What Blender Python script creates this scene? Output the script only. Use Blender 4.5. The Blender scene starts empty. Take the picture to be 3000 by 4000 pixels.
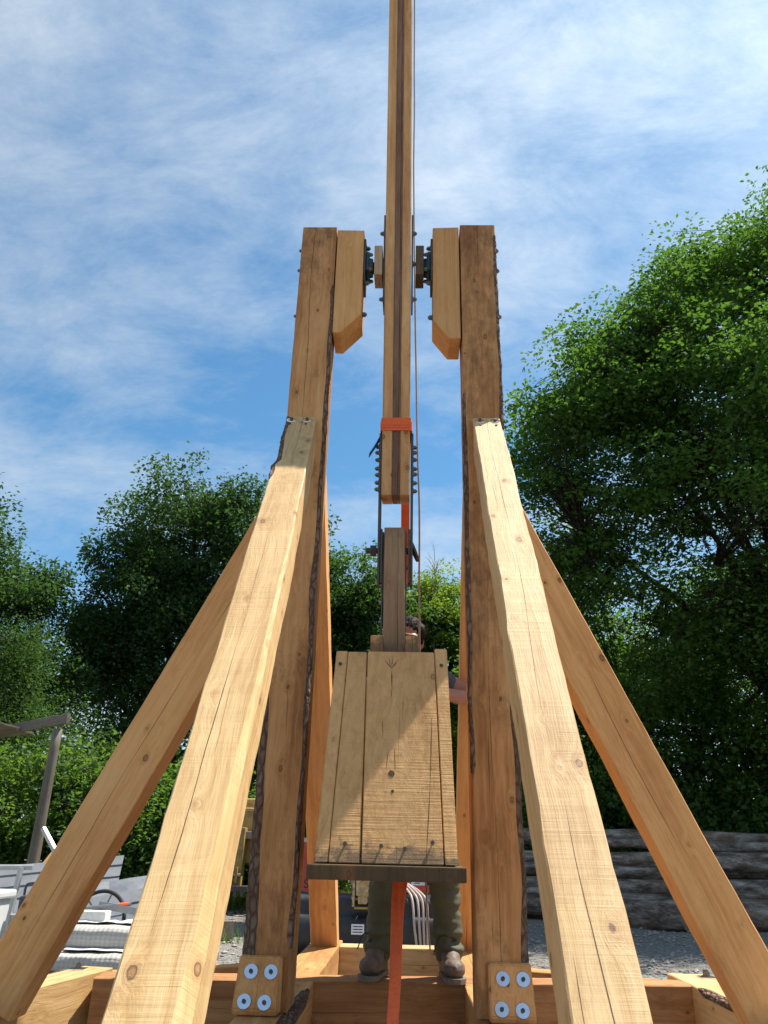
import bpy, bmesh, math, random
import numpy as np
from mathutils import Vector, Matrix, Quaternion, noise as mnoise
from math import radians, sin, cos, pi, sqrt

random.seed(7)
sc = bpy.context.scene
COL = sc.collection

# ------------------------------------------------------------------ camera
cd = bpy.data.cameras.new('camera')
cam = bpy.data.objects.new('camera', cd)
COL.objects.link(cam)
cd.sensor_fit = 'VERTICAL'
cd.sensor_height = 36.0
cd.lens = 36.0 * 3000.0 / 4000.0
cd.clip_start = 0.05
cd.clip_end = 900.0
cam.matrix_world = (Matrix.Translation((0, 0, 0.96)) @ Matrix.Rotation(radians(2.1), 4, 'Z')
                    @ Matrix.Rotation(radians(90 + 23.3), 4, 'X') @ Matrix.Rotation(radians(1.4), 4, 'Z'))
sc.camera = cam

# ------------------------------------------------------------------ light
SUN = Vector((0.40, 0.20, 0.90)).normalized()
sl = bpy.data.lights.new('sun', 'SUN')
sl.energy = 4.0
sl.angle = radians(0.55)
sl.color = (1.0, 0.94, 0.84)
so = bpy.data.objects.new('sun', sl)
COL.objects.link(so)
so.rotation_mode = 'QUATERNION'
so.rotation_quaternion = SUN.to_track_quat('Z', 'Y')

sc.view_settings.view_transform = 'Standard'
sc.view_settings.look = 'None'
sc.view_settings.exposure = 1.15
sc.view_settings.gamma = 1.0
sc.view_settings.use_curve_mapping = False
sc.cycles.max_bounces = 8
sc.cycles.diffuse_bounces = 4
sc.cycles.transmission_bounces = 4
sc.cycles.transparent_max_bounces = 6
sc.cycles.use_denoising = True


class NT:
    """small helper round a node tree"""
    def __init__(s, nt):
        s.t = nt
        nt.nodes.clear()

    def n(s, typ, ins=None, **kw):
        nd = s.t.nodes.new(typ)
        for k, v in kw.items():
            setattr(nd, k, v)
        for k, v in (ins or {}).items():
            s.set(nd.inputs[k], v)
        return nd

    def set(s, sock, v):
        if isinstance(v, bpy.types.NodeSocket):
            s.t.links.new(v, sock)
        elif isinstance(v, (tuple, list)) and len(v) == 3 and sock.type == 'RGBA':
            sock.default_value = (*v, 1)
        else:
            sock.default_value = v

    def m(s, op, a, b=0.0, c=None, clamp=False):
        nd = s.n('ShaderNodeMath', operation=op, use_clamp=clamp)
        s.set(nd.inputs[0], a)
        s.set(nd.inputs[1], b)
        if c is not None:
            s.set(nd.inputs[2], c)
        return nd.outputs[0]

    def vm(s, op, a, b):
        nd = s.n('ShaderNodeVectorMath', operation=op)
        s.set(nd.inputs[0], a)
        s.set(nd.inputs[1], b)
        return nd.outputs[0]

    def mix(s, f, a, b, mode='MIX'):
        nd = s.n('ShaderNodeMix', data_type='RGBA', blend_type=mode)
        s.set(nd.inputs[0], f)
        s.set(nd.inputs[6], a)
        s.set(nd.inputs[7], b)
        return nd.outputs[2]

    def mr(s, v, a, b, c=0.0, d=1.0):
        nd = s.n('ShaderNodeMapRange', {'Value': v, 'From Min': a, 'From Max': b, 'To Min': c, 'To Max': d})
        return nd.outputs[0]

    def noise(s, vec, scale=1.0, detail=4.0, rough=0.55, dist=0.0):
        nd = s.n('ShaderNodeTexNoise', {'Vector': vec, 'Scale': scale, 'Detail': detail, 'Roughness': rough, 'Distortion': dist})
        return nd.outputs[0]

    def ramp(s, f, stops):
        nd = s.n('ShaderNodeValToRGB', {'Fac': f})
        el = nd.color_ramp.elements
        while len(el) < len(stops):
            el.new(0.5)
        for e, (p, c) in zip(el, stops):
            e.position = p
            e.color = (*c, 1) if len(c) == 3 else c
        return nd.outputs[0]


world = bpy.data.worlds.new('World')
sc.world = world
world.use_nodes = True
w = NT(world.node_tree)
sky = w.n('ShaderNodeTexSky', sky_type='NISHITA', sun_disc=False)
sky.sun_elevation = math.asin(SUN.z)
sky.sun_rotation = math.atan2(SUN.x, SUN.y)
sky.altitude = 300
sky.air_density = 1.0
sky.dust_density = 0.5
sky.ozone_density = 1.6
tc = w.n('ShaderNodeTexCoord').outputs['Generated']
sp = w.n('ShaderNodeSeparateXYZ', {0: tc})
den = w.m('ADD', w.m('MAXIMUM', sp.outputs[2], 0.0), 0.45)
cu = w.m('DIVIDE', sp.outputs[0], den)
cv = w.m('DIVIDE', sp.outputs[1], den)
cp = w.n('ShaderNodeCombineXYZ', {0: cu, 1: cv, 2: 0.0}).outputs[0]
map1 = w.n('ShaderNodeMapping', {'Vector': cp, 'Location': (8.1, 6.4, 0), 'Rotation': (0, 0, radians(-18)), 'Scale': (1.0, 1.35, 1)}).outputs[0]
map2 = w.n('ShaderNodeMapping', {'Vector': cp, 'Location': (8.1, 6.4, 4), 'Rotation': (0, 0, radians(38)), 'Scale': (1.0, 2.0, 1)}).outputs[0]
n1 = w.noise(map1, 1.5, 8, 0.52, 0.25)
n2 = w.noise(map2, 5.0, 10, 0.70, 0.25)
n3 = w.noise(cp, 0.8, 2, 0.5, 0.0)
cm = w.m('ADD', w.m('MULTIPLY', n1, 0.80), w.m('ADD', w.m('MULTIPLY', n2, 0.40), w.m('MULTIPLY', n3, 0.30)))
cm = w.mr(cm, 0.645, 0.97)
cm = w.m('MULTIPLY', w.m('POWER', cm, 1.15), 0.92)
skyc = w.mix(w.mr(sp.outputs[2], 0.0, 0.42, 0.25, 1.0), sky.outputs[0], w.mix(1.0, sky.outputs[0], (0.58, 0.95, 1.03), 'MULTIPLY'))
# thin cirrus scatters most light forward, so it brightens towards the sun
sd_ = w.n('ShaderNodeVectorMath', operation='DOT_PRODUCT')
w.set(sd_.inputs[0], tc)
sd_.inputs[1].default_value = tuple(SUN)
fw = w.m('ADD', 0.80, w.m('MULTIPLY', w.m('POWER', w.m('MAXIMUM', sd_.outputs['Value'], 0.0), 5.0), 0.75))
ccol = w.mix(1.0, (5.8, 6.35, 6.75), w.n('ShaderNodeCombineColor', {0: fw, 1: fw, 2: fw}).outputs[0], 'MULTIPLY')
colr = w.mix(cm, skyc, ccol)
bg = w.n('ShaderNodeBackground', {'Color': colr, 'Strength': 0.076})
wo = w.n('ShaderNodeOutputWorld', {'Surface': bg.outputs[0]})


# ------------------------------------------------------------------ materials
def newmat(name):
    m = bpy.data.materials.new(name)
    m.use_nodes = True
    t = NT(m.node_tree)
    return m, t


def finish(t, bsdf, disp=None):
    t.n('ShaderNodeOutputMaterial', {'Surface': bsdf})


def wood(name, dark, mid, light, stain=0.0, stain_col=(0.05, 0.04, 0.035), saw=0.5, crack=True, knot=1.0,
         broad=0.45, rough=0.72, bump=0.5, spec=0.22, grime=0.0):
    m, t = newmat(name)
    ob = t.n('ShaderNodeTexCoord').outputs['Object']
    rnd = t.n('ShaderNodeObjectInfo').outputs['Random']
    off = t.n('ShaderNodeCombineXYZ', {0: t.m('MULTIPLY', rnd, 17.3), 1: t.m('MULTIPLY', rnd, 31.7), 2: t.m('MULTIPLY', rnd, 57.1)}).outputs[0]
    P = t.vm('ADD', ob, off)
    kv = t.n('ShaderNodeTexVoronoi', {'Vector': t.vm('MULTIPLY', P, (10.0, 10.0, 6.6)), 'Scale': 1.0, 'Randomness': 1.0})
    kn = t.noise(t.vm('MULTIPLY', P, (40, 40, 30)), 1.0, 3, 0.6)
    ksz = t.n('ShaderNodeSeparateColor', {0: kv.outputs['Color']}).outputs[0]
    kd = t.m('ADD', t.m('MULTIPLY', kv.outputs['Distance'], t.m('ADD', 0.74, t.m('MULTIPLY', ksz, 0.8))), t.m('MULTIPLY', t.m('SUBTRACT', kn, 0.5), 0.10))
    warp = t.m('DIVIDE', 0.05, t.m('ADD', 1.0, t.m('POWER', t.m('MULTIPLY', kd, 7.0), 2.0)))
    wob = t.m('MULTIPLY', t.m('SUBTRACT', t.noise(t.vm('MULTIPLY', P, (1.0, 1.0, 0.9)), 1.0, 2), 0.5), 0.10)
    sh = t.m('ADD', warp, wob)
    P2 = t.vm('ADD', P, t.n('ShaderNodeCombineXYZ', {0: sh, 1: sh, 2: 0.0}).outputs[0])
    grain = t.noise(t.vm('MULTIPLY', P2, (46, 46, 1.1)), 1.0, 5, 0.62)
    fine = t.noise(t.vm('MULTIPLY', P2, (230, 230, 7)), 1.0, 3, 0.6)
    brd = t.noise(t.vm('MULTIPLY', P, (4.5, 4.5, 1.1)), 1.0, 4, 0.6)
    v = t.m('ADD', t.m('MULTIPLY', grain, 0.50), t.m('ADD', t.m('MULTIPLY', fine, 0.22), t.m('MULTIPLY', brd, broad)))
    mean = 0.25 + 0.11 + broad * 0.5
    c = t.ramp(t.m('ADD', v, 0.5 - mean), [(0.34, dark), (0.50, mid), (0.66, light)])
    tone = t.m('ADD', 0.88, t.m('MULTIPLY', rnd, 0.22))
    c = t.mix(1.0, c, t.n('ShaderNodeCombineColor', {0: tone, 1: tone, 2: tone}).outputs[0], 'MULTIPLY')
    if stain > 0:
        s1 = t.noise(t.vm('MULTIPLY', P, (19, 19, 9)), 1.0, 9, 0.78)
        s2 = t.noise(t.vm('MULTIPLY', P, (1.5, 1.5, 0.9)), 1.0, 2)
        sm = t.mr(t.m('ADD', s1, t.m('MULTIPLY', t.m('SUBTRACT', s2, 0.5), 0.9)), 0.50, 0.80)
        c = t.mix(t.m('MULTIPLY', sm, stain), c, stain_col)
    if grime > 0:
        gz_ = t.n('ShaderNodeSeparateXYZ', {0: ob}).outputs[2]
        gm_ = t.m('ADD', t.noise(t.vm('MULTIPLY', P, (14, 14, 14)), 1.0, 7, 0.7), t.mr(gz_, 0.0, 0.14, 0.22, -0.30))
        c = t.mix(t.m('MULTIPLY', t.mr(gm_, 0.48, 0.62), grime), c, (0.085, 0.075, 0.062))
    halo = t.m('MULTIPLY', t.mr(kd, 0.22, 0.07), 0.42 * knot)
    c = t.mix(halo, c, (0.33, 0.14, 0.04))
    core = t.mr(kd, 0.095, 0.078)
    ring = t.m('MULTIPLY', core, t.mr(kd, 0.042, 0.076))
    c = t.mix(t.m('MULTIPLY', core, 0.5 * knot), c, (0.22, 0.105, 0.04))
    c = t.mix(t.m('MULTIPLY', ring, 0.65 * knot), c, (0.07, 0.03, 0.018))
    sx = t.n('ShaderNodeSeparateXYZ', {0: ob})
    hgt = t.m('ADD', t.m('MULTIPLY', grain, 0.5), t.m('MULTIPLY', fine, 0.35))
    sw = t.noise(t.vm('MULTIPLY', P, (3, 3, 125)), 1.0, 4, 0.65)
    swm = t.mr(t.noise(t.vm('MULTIPLY', P, (7, 7, 4)), 1.0, 3), 0.35, 0.62)
    hgt = t.m('ADD', hgt, t.m('MULTIPLY', t.m('MULTIPLY', sw, swm), saw))
    c = t.mix(t.m('MULTIPLY', t.mr(sw, 0.50, 0.25), 0.16 * min(saw, 1.0)), c, dark)
    if crack:
        for k, (a, ph) in enumerate(((0.16, 0.0), (0.22, 9.0))):
            zz = t.n('ShaderNodeCombineXYZ', {0: t.m('ADD', ph, t.m('MULTIPLY', rnd, 40)), 1: 0.0, 2: sx.outputs[2]}).outputs[0]
            zn = t.noise(zz, 0.45, 7, 0.42)
            gate = t.noise(zz, 1.7 if k == 0 else 3.0, 1)
            xx = t.m('ABSOLUTE', t.m('SUBTRACT', sx.outputs[0], t.m('MULTIPLY', t.m('SUBTRACT', zn, 0.5 if k == 0 else 0.60), a)))
            wd = t.mr(gate, 0.40 if k == 0 else 0.56, 0.62 if k == 0 else 0.72, 0.0, 0.0015)
            ck = t.m('SUBTRACT', 1.0, t.m('DIVIDE', xx, t.m('ADD', wd, 0.00002)), clamp=True)
            ck = t.m('MULTIPLY', t.mr(ck, 0.0, 0.5), 0.9)
            c = t.mix(ck, c, (0.03, 0.016, 0.01))
            hgt = t.m('SUBTRACT', hgt, ck)
    bp = t.n('ShaderNodeBump', {'Height': hgt, 'Strength': bump, 'Distance': 0.004})
    b = t.n('ShaderNodeBsdfPrincipled', {'Base Color': c, 'Roughness': rough, 'Specular IOR Level': spec, 'Normal': bp.outputs[0]})
    finish(t, b.outputs[0])
    return m


def plain(name, col, rough=0.5, metal=0.0, var=0.25, scale=8.0, dirt=None, dirt_amt=0.0, bump=0.0, bscale=60.0, spec=0.5):
    m, t = newmat(name)
    ob = t.n('ShaderNodeTexCoord').outputs['Object']
    n = t.noise(ob, scale, 6, 0.65)
    k = t.mr(n, 0.25, 0.75, 1.0 - var, 1.0 + var)
    c = t.mix(1.0, col, t.n('ShaderNodeCombineColor', {0: k, 1: k, 2: k}).outputs[0], 'MULTIPLY')
    if dirt:
        d = t.m('MULTIPLY', t.mr(t.noise(ob, scale * 1.7, 8, 0.7), 0.48, 0.68), dirt_amt)
        c = t.mix(d, c, dirt)
    ins = {'Base Color': c, 'Roughness': t.mr(n, 0.2, 0.8, max(rough - 0.1, 0.03), min(rough + 0.12, 1.0)), 'Metallic': metal, 'Specular IOR Level': spec}
    if bump > 0:
        ins['Normal'] = t.n('ShaderNodeBump', {'Height': t.noise(ob, bscale, 4, 0.6), 'Strength': bump, 'Distance': 0.006}).outputs[0]
    b = t.n('ShaderNodeBsdfPrincipled', ins)
    finish(t, b.outputs[0])
    return m


def leafmat(name, a, b2, trans, gloss=0.06):
    m, t = newmat(name)
    at = t.n('ShaderNodeAttribute', attribute_name='tint').outputs['Fac']
    c = t.mix(at, a, b2)
    d = t.n('ShaderNodeBsdfDiffuse', {'Color': c})
    tr = t.n('ShaderNodeBsdfTranslucent', {'Color': t.mix(at, trans, tuple(x * 1.25 for x in trans))})
    g = t.n('ShaderNodeBsdfGlossy', {'Color': (0.75, 0.85, 0.8), 'Roughness': 0.55})
    s1 = t.n('ShaderNodeMixShader', {0: 0.42, 1: d.outputs[0], 2: tr.outputs[0]})
    s2 = t.n('ShaderNodeMixShader', {0: 0.02, 1: s1.outputs[0], 2: g.outputs[0]})
    finish(t, s2.outputs[0])
    return m


def barkmat(name, a, b2, scale=1.0):
    m, t = newmat(name)
    ob = t.n('ShaderNodeTexCoord').outputs['Object']
    rnd = t.n('ShaderNodeObjectInfo').outputs['Random']
    P = t.vm('ADD', t.vm('MULTIPLY', ob, (42 * scale, 42 * scale, 17 * scale)), t.n('ShaderNodeCombineXYZ', {0: t.m('MULTIPLY', rnd, 40.0), 1: 3.0, 2: t.m('MULTIPLY', rnd, 23.0)}).outputs[0])
    v = t.n('ShaderNodeTexVoronoi', {'Vector': P, 'Scale': 1.0}, feature='DISTANCE_TO_EDGE').outputs['Distance']
    n = t.noise(P, 1.5, 8, 0.7)
    pl = t.noise(P, 0.22, 4, 0.6)
    f = t.m('MULTIPLY', t.mr(v, 0.0, 0.25), t.mr(n, 0.2, 0.8, 0.5, 1.2))
    c = t.mix(f, tuple(x * 0.45 for x in a), t.mix(t.mr(pl, 0.42, 0.6), a, b2))
    bp = t.n('ShaderNodeBump', {'Height': t.m('ADD', f, t.m('MULTIPLY', n, 0.4)), 'Strength': 0.9, 'Distance': 0.012 / scale})
    b = t.n('ShaderNodeBsdfPrincipled', {'Base Color': c, 'Roughness': 0.9, 'Specular IOR Level': 0.15, 'Normal': bp.outputs[0]})
    finish(t, b.outputs[0])
    return m


W_FRESH = wood('fresh_sawn_pine', (0.43, 0.245, 0.092), (0.60, 0.39, 0.175), (0.71, 0.505, 0.26), stain=0.22, stain_col=(0.28, 0.13, 0.05), saw=0.55, bump=0.7, rough=0.62, spec=0.40)
W_SIDE = wood('amber_sawn_pine', (0.58, 0.255, 0.085), (0.76, 0.385, 0.145), (0.83, 0.47, 0.20), stain=0.26, stain_col=(0.22, 0.09, 0.035), saw=0.22, bump=0.30, broad=0.6)
W_UP = wood('stained_upright_pine', (0.34, 0.145, 0.052), (0.53, 0.255, 0.096), (0.67, 0.36, 0.15), stain=0.80, stain_col=(0.10, 0.048, 0.026), saw=0.5, bump=0.5, broad=0.9)
W_BLOCK = wood('pale_block_pine', (0.42, 0.195, 0.065), (0.57, 0.29, 0.108), (0.66, 0.37, 0.15), stain=0.15, stain_col=(0.25, 0.10, 0.04), saw=0.2, bump=0.35)
W_BASE = wood('base_beam_pine', (0.36, 0.155, 0.050), (0.50, 0.245, 0.085), (0.62, 0.36, 0.15), stain=0.35, stain_col=(0.14, 0.06, 0.03), saw=0.4, bump=0.4, broad=0.6)
W_BOX = wood('rough_sawn_oak', (0.48, 0.255, 0.098), (0.64, 0.37, 0.158), (0.72, 0.45, 0.205), stain=0.12, stain_col=(0.14, 0.10, 0.07), grime=0.7, saw=1.5, bump=0.8, knot=0.7, broad=0.35)
W_BOXP = wood('plain_sawn_oak', (0.48, 0.255, 0.098), (0.64, 0.37, 0.158), (0.72, 0.45, 0.205), stain=0.12, stain_col=(0.14, 0.10, 0.07), grime=0.7, saw=1.5, bump=0.9, knot=0.3, broad=0.35, crack=False)
W_POST = wood('weathered_oak_post', (0.25, 0.155, 0.09), (0.39, 0.255, 0.155), (0.50, 0.345, 0.215), stain=0.35, stain_col=(0.09, 0.075, 0.07), saw=0.2, bump=0.4, knot=0.3)
W_ARM = wood('arm_plank', (0.38, 0.18, 0.07), (0.53, 0.285, 0.12), (0.65, 0.40, 0.19), stain=0.3, stain_col=(0.16, 0.07, 0.035), saw=0.15, bump=0.3, crack=False, knot=0.9)
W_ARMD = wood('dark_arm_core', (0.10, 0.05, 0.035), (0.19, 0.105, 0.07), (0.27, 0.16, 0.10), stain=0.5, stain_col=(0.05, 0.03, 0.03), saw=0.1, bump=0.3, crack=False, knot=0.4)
W_DARK = wood('oiled_base_plank', (0.06, 0.04, 0.022), (0.11, 0.072, 0.038), (0.16, 0.105, 0.055), stain=0.5, stain_col=(0.025, 0.02, 0.016), saw=0.6, bump=0.6)
W_GREY = wood('weathered_grey_wood', (0.09, 0.075, 0.06), (0.16, 0.135, 0.105), (0.24, 0.205, 0.16), stain=0.4, stain_col=(0.05, 0.06, 0.035), saw=0.1, bump=0.6)
BARK = barkmat('pine_bark', (0.23, 0.135, 0.092), (0.31, 0.225, 0.17), 1.0)
BARKR = barkmat('red_inner_bark', (0.10, 0.045, 0.035), (0.17, 0.085, 0.055), 1.0)
LOGB, t = newmat('log_bark')
ob = t.n('ShaderNodeTexCoord').outputs['Object']
rn = t.n('ShaderNodeObjectInfo').outputs['Random']
P_ = t.vm('ADD', ob, t.n('ShaderNodeCombineXYZ', {0: t.m('MULTIPLY', rn, 23.0), 1: 2.0, 2: t.m('MULTIPLY', rn, 41.0)}).outputs[0])
q1 = t.noise(t.vm('MULTIPLY', P_, (9, 9, 3.0)), 1.0, 7, 0.68)
q2 = t.noise(t.vm('MULTIPLY', P_, (40, 40, 14)), 1.0, 8, 0.78)
q3 = t.noise(t.vm('MULTIPLY', P_, (3, 3, 1.0)), 1.0, 3, 0.5)
c = t.ramp(q1, [(0.32, (0.040, 0.030, 0.025)), (0.46, (0.16, 0.125, 0.10)), (0.56, (0.30, 0.26, 0.22)), (0.68, (0.52, 0.47, 0.41))])
c = t.mix(t.m('MULTIPLY', t.mr(q3, 0.54, 0.64), 0.55), c, (0.25, 0.15, 0.09))
c = t.mix(t.mr(q2, 0.48, 0.32), c, (0.06, 0.046, 0.038))
bpn = t.n('ShaderNodeBump', {'Height': t.m('ADD', q2, q1), 'Strength': 0.9, 'Distance': 0.02})
finish(t, t.n('ShaderNodeBsdfPrincipled', {'Base Color': c, 'Roughness': 0.9, 'Specular IOR Level': 0.15, 'Normal': bpn.outputs[0]}).outputs[0])
TRUNK = barkmat('tree_bark', (0.055, 0.045, 0.035), (0.09, 0.08, 0.06), 0.4)
ZINC = plain('zinc_washer', (0.80, 0.82, 0.85), 0.20, 1.0, 0.08, 30)
BOLT = plain('bolt_steel', (0.17, 0.165, 0.155), 0.35, 1.0, 0.25, 60, (0.12, 0.07, 0.04), 0.5)
DSTEEL = plain('dark_plate_steel', (0.10, 0.095, 0.09), 0.5, 0.8, 0.4, 20, (0.14, 0.075, 0.04), 0.6)
GREENB = plain('bearing_green', (0.012, 0.045, 0.045), 0.35, 0.0, 0.3, 40)
SCREW = plain('screw_head', (0.09, 0.075, 0.06), 0.5, 0.6, 0.2, 40)
ORANGE = plain('orange_webbing', (0.80, 0.135, 0.035), 0.75, 0.0, 0.12, 30, (0.35, 0.07, 0.03), 0.3, 0.3, 260)
STITCH = plain('webbing_stitch', (0.22, 0.035, 0.02), 0.8, 0.0, 0.2, 60)
BLUE = plain('blue_strap', (0.035, 0.11, 0.30), 0.7, 0.0, 0.2, 30)
ROPE = plain('hemp_rope', (0.33, 0.25, 0.18), 0.9, 0.0, 0.35, 220, (0.5, 0.44, 0.38), 0.5, 0.6, 300)


# ------------------------------------------------------------------ objects
WM = {}


def link(o, parent=None, M=None):
    COL.objects.link(o)
    M = M or Matrix.Identity(4)
    o.matrix_basis = M
    WM[o.name] = M
    if parent is not None:
        o.parent = parent
        o.matrix_parent_inverse = WM[parent.name].inverted()
    return o


def tag(o, label=None, cat=None, group=None, kind=None):
    if label: o['label'] = label
    if cat: o['category'] = cat
    if group: o['group'] = group
    if kind: o['kind'] = kind
    return o


def empty(name, loc, label=None, cat=None, group=None):
    o = bpy.data.objects.new(name, None)
    o.empty_display_size = 0.1
    link(o, None, Matrix.Translation(loc))
    return tag(o, label, cat, group)


def mesh_obj(name, verts, faces, mats, parent=None, M=None, smooth=False, mi=None):
    me = bpy.data.meshes.new(name)
    me.from_pydata([tuple(v) for v in verts], [], faces)
    for m in (mats if isinstance(mats, (list, tuple)) else [mats]):
        me.materials.append(m)
    if mi is not None:
        me.polygons.foreach_set('material_index', mi)
    if smooth:
        me.polygons.foreach_set('use_smooth', [True] * len(me.polygons))
    me.update()
    return link(bpy.data.objects.new(name, me), parent, M)


def bm_obj(name, bm, mat, parent=None, M=None, smooth=False):
    me = bpy.data.meshes.new(name)
    bmesh.ops.recalc_face_normals(bm, faces=bm.faces[:])
    bm.to_mesh(me)
    bm.free()
    for m in (mat if isinstance(mat, (list, tuple)) else [mat]):
        me.materials.append(m)
    if smooth:
        me.polygons.foreach_set('use_smooth', [True] * len(me.polygons))
    return link(bpy.data.objects.new(name, me), parent, M)


def share(name, src, parent, M):
    return link(bpy.data.objects.new(name, src.data), parent, M)


def V(*a):
    return Vector(a)


def frame(p0, p1, xdir):
    z = (Vector(p1) - Vector(p0))
    L = z.length
    z.normalize()
    x = Vector(xdir) - z * Vector(xdir).dot(z)
    x.normalize()
    y = z.cross(x)
    M = Matrix(((x.x, y.x, z.x, p0[0]), (x.y, y.y, z.y, p0[1]), (x.z, y.z, z.z, p0[2]), (0, 0, 0, 1)))
    return M, L


def nz(a, b=0.0, c=0.0):
    return mnoise.noise(Vector((a, b, c)))


BSEED = [0]


def beam(name, p0, p1, wd, dp, mat, parent=None, xdir=(1, 0, 0), wane=None, rough=0.0016, ofs=None, bow=0.0, step=0.07,
         bev=0.004, endcut=None, bark=None, label=None, nobark=()):
    """squared timber along local z; corners 0:(-x,-y) 1:(+x,-y) 2:(+x,+y) 3:(-x,+y); wane[c] = fn(s)->(cx,cy)"""
    BSEED[0] += 1
    sd = BSEED[0] * 13.7
    M, L = frame(p0, p1, xdir)
    n = max(2, int(L / step))
    verts, faces = [], []
    strips = {c: [] for c in (wane or {})}
    sg = ((-1, -1), (1, -1), (1, 1), (-1, 1))
    for i in range(n + 1):
        s = L * i / n
        lo, ro = ofs(s) if ofs else (0, 0)
        bx = bow * sin(pi * i / n)
        ring = []
        for c, (sx, sy) in enumerate(sg):
            cx = cy = bev * (1 + 0.5 * nz(s * 9, sd, c))
            if wane and c in wane:
                wx, wy = wane[c](s)
                cx, cy = max(cx, wx), max(cy, wy)
            X = sx * wd / 2 + (lo if sx < 0 else ro) + bx
            Yv = sy * dp / 2
            j = lambda k: rough * nz(s * 6, sd + k * 3.1, c * 5.7) + rough * 0.7 * nz(s * 31, sd + k, c)
            a = (X + j(0), Yv - sy * cy + j(1), s)          # on the x side
            b = (X - sx * cx + j(0), Yv + j(2), s)          # on the y side
            ring += [a, b] if sx * sy > 0 else [b, a]
            if wane and c in wane:
                strips[c].append((a, b, max(wane[c](s))))
        verts += ring
    # ring order per corner: 0:(a,b) 1:(b,a) 2:(a,b) 3:(b,a)
    for i in range(n):
        o, q = i * 8, (i + 1) * 8
        for k in range(8):
            k2 = (k + 1) % 8
            faces.append((o + k, o + k2, q + k2, q + k))
    faces.append(tuple(range(7, -1, -1)))
    faces.append(tuple(n * 8 + k for k in range(8)))
    if endcut:
        verts = [endcut(*v, L) for v in verts]
    o = mesh_obj(name, verts, faces, mat, parent, M)
    if label: o['label'] = label
    # bark left on the waney corners
    for c, st in strips.items():
        if c in nobark: continue
        sx, sy = sg[c]
        run = []
        K = 6
        bv, bf = [], []
        prev = None
        dn = 4
        for i in range(len(st) - 1):
            for q in range(dn):
                f = q / dn
                a = [st[i][0][k] * (1 - f) + st[i + 1][0][k] * f for k in range(3)]
                b = [st[i][1][k] * (1 - f) + st[i + 1][1][k] * f for k in range(3)]
                wz = st[i][2] * (1 - f) + st[i + 1][2] * f
                if wz < bev * 2.2:
                    if bf:
                        mesh_obj('bark', bv, bf, bark or BARK, o, M)
                        bv, bf = [], []
                    prev = None
                    continue
                row = []
                for k in range(K + 1):
                    u = k / K
                    p = [a[m_] * (1 - u) + b[m_] * u for m_ in range(3)]
                    bulge = sin(pi * u) * wz * 0.30 + (0.0 if k in (0, K) else 0.003 + 0.008 * abs(nz(p[2] * 18, u * 3.3 + sd, c)) + 0.003 * nz(p[2] * 60, u * 7, sd)) - (0.002 if k in (0, K) else 0)
                    row.append(len(bv))
                    bv.append((p[0] + sx * bulge * 0.75, p[1] + sy * bulge * 0.75, p[2]))
                if prev:
                    for k in range(K):
                        bf.append((prev[k], prev[k + 1], row[k + 1], row[k]))
                prev = row
        if bf:
            mesh_obj('bark', bv, bf, bark or BARK, o, M)
    return o


def boxm(bm, c, s, rot=None, bevel=0.0):
    r = bmesh.ops.create_cube(bm, size=1.0)
    M = Matrix.Translation(c) @ (rot.to_4x4() if rot else Matrix.Identity(4)) @ Matrix.Diagonal((*s, 1))
    bmesh.ops.transform(bm, matrix=M, verts=r['verts'])
    if bevel > 0:
        es = {e for v in r['verts'] for e in v.link_edges}
        bmesh.ops.bevel(bm, geom=list(es), offset=bevel, segments=2, affect='EDGES', profile=0.6)


def box_obj(name, c, s, mat, parent=None, rot=None, bevel=0.004):
    """box whose object origin is its own centre"""
    bm = bmesh.new()
    boxm(bm, (0, 0, 0), s, None, min(bevel, min(s) * 0.3))
    M = Matrix.Translation(c) @ (rot.to_4x4() if rot else Matrix.Identity(4))
    return bm_obj(name, bm, mat, parent, M)


def cylm(bm, p0, p1, r0, r1=None, seg=16, caps=True):
    r1 = r0 if r1 is None else r1
    p0, p1 = Vector(p0), Vector(p1)
    M, L = frame(p0, p1, (0.31, 0.77, 0.41))
    r = bmesh.ops.create_cone(bm, cap_ends=caps, segments=seg, radius1=r0, radius2=r1, depth=L)
    bmesh.ops.transform(bm, matrix=M @ Matrix.Translation((0, 0, L / 2)), verts=r['verts'])


def cyl_obj(name, p0, p1, r0, mat, parent=None, r1=None, seg=16, smooth=False):
    bm = bmesh.new()
    M, L = frame(Vector(p0), Vector(p1), (0.31, 0.77, 0.41))
    cylm(bm, (0, 0, 0), (0, 0, L), r0, r1, seg)
    return bm_obj(name, bm, mat, parent, M, smooth)


def tube(pts, r, seg=8, closed=False):
    """verts, faces of a tube; r number or list"""
    verts, faces = [], []
    n = len(pts)
    pts = [Vector(p) for p in pts]
    up = Vector((0.13, 0.31, 0.94))
    for i, p in enumerate(pts):
        d = (pts[min(i + 1, n - 1)] - pts[max(i - 1, 0)])
        if d.length < 1e-9: d = Vector((0, 0, 1))
        d.normalize()
        x = d.cross(up)
        if x.length < 1e-3: x = d.cross(Vector((1, 0, 0)))
        x.normalize()
        y = d.cross(x)
        rr = r[i] if isinstance(r, (list, tuple)) else r
        for k in range(seg):
            a = 2 * pi * k / seg
            verts.append(p + x * (rr * cos(a)) + y * (rr * sin(a)))
    for i in range(n - 1):
        for k in range(seg):
            k2 = (k + 1) % seg
            faces.append((i * seg + k, i * seg + k2, (i + 1) * seg + k2, (i + 1) * seg + k))
    faces.append(tuple(range(seg - 1, -1, -1)))
    faces.append(tuple((n - 1) * seg + k for k in range(seg)))
    return verts, faces


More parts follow.
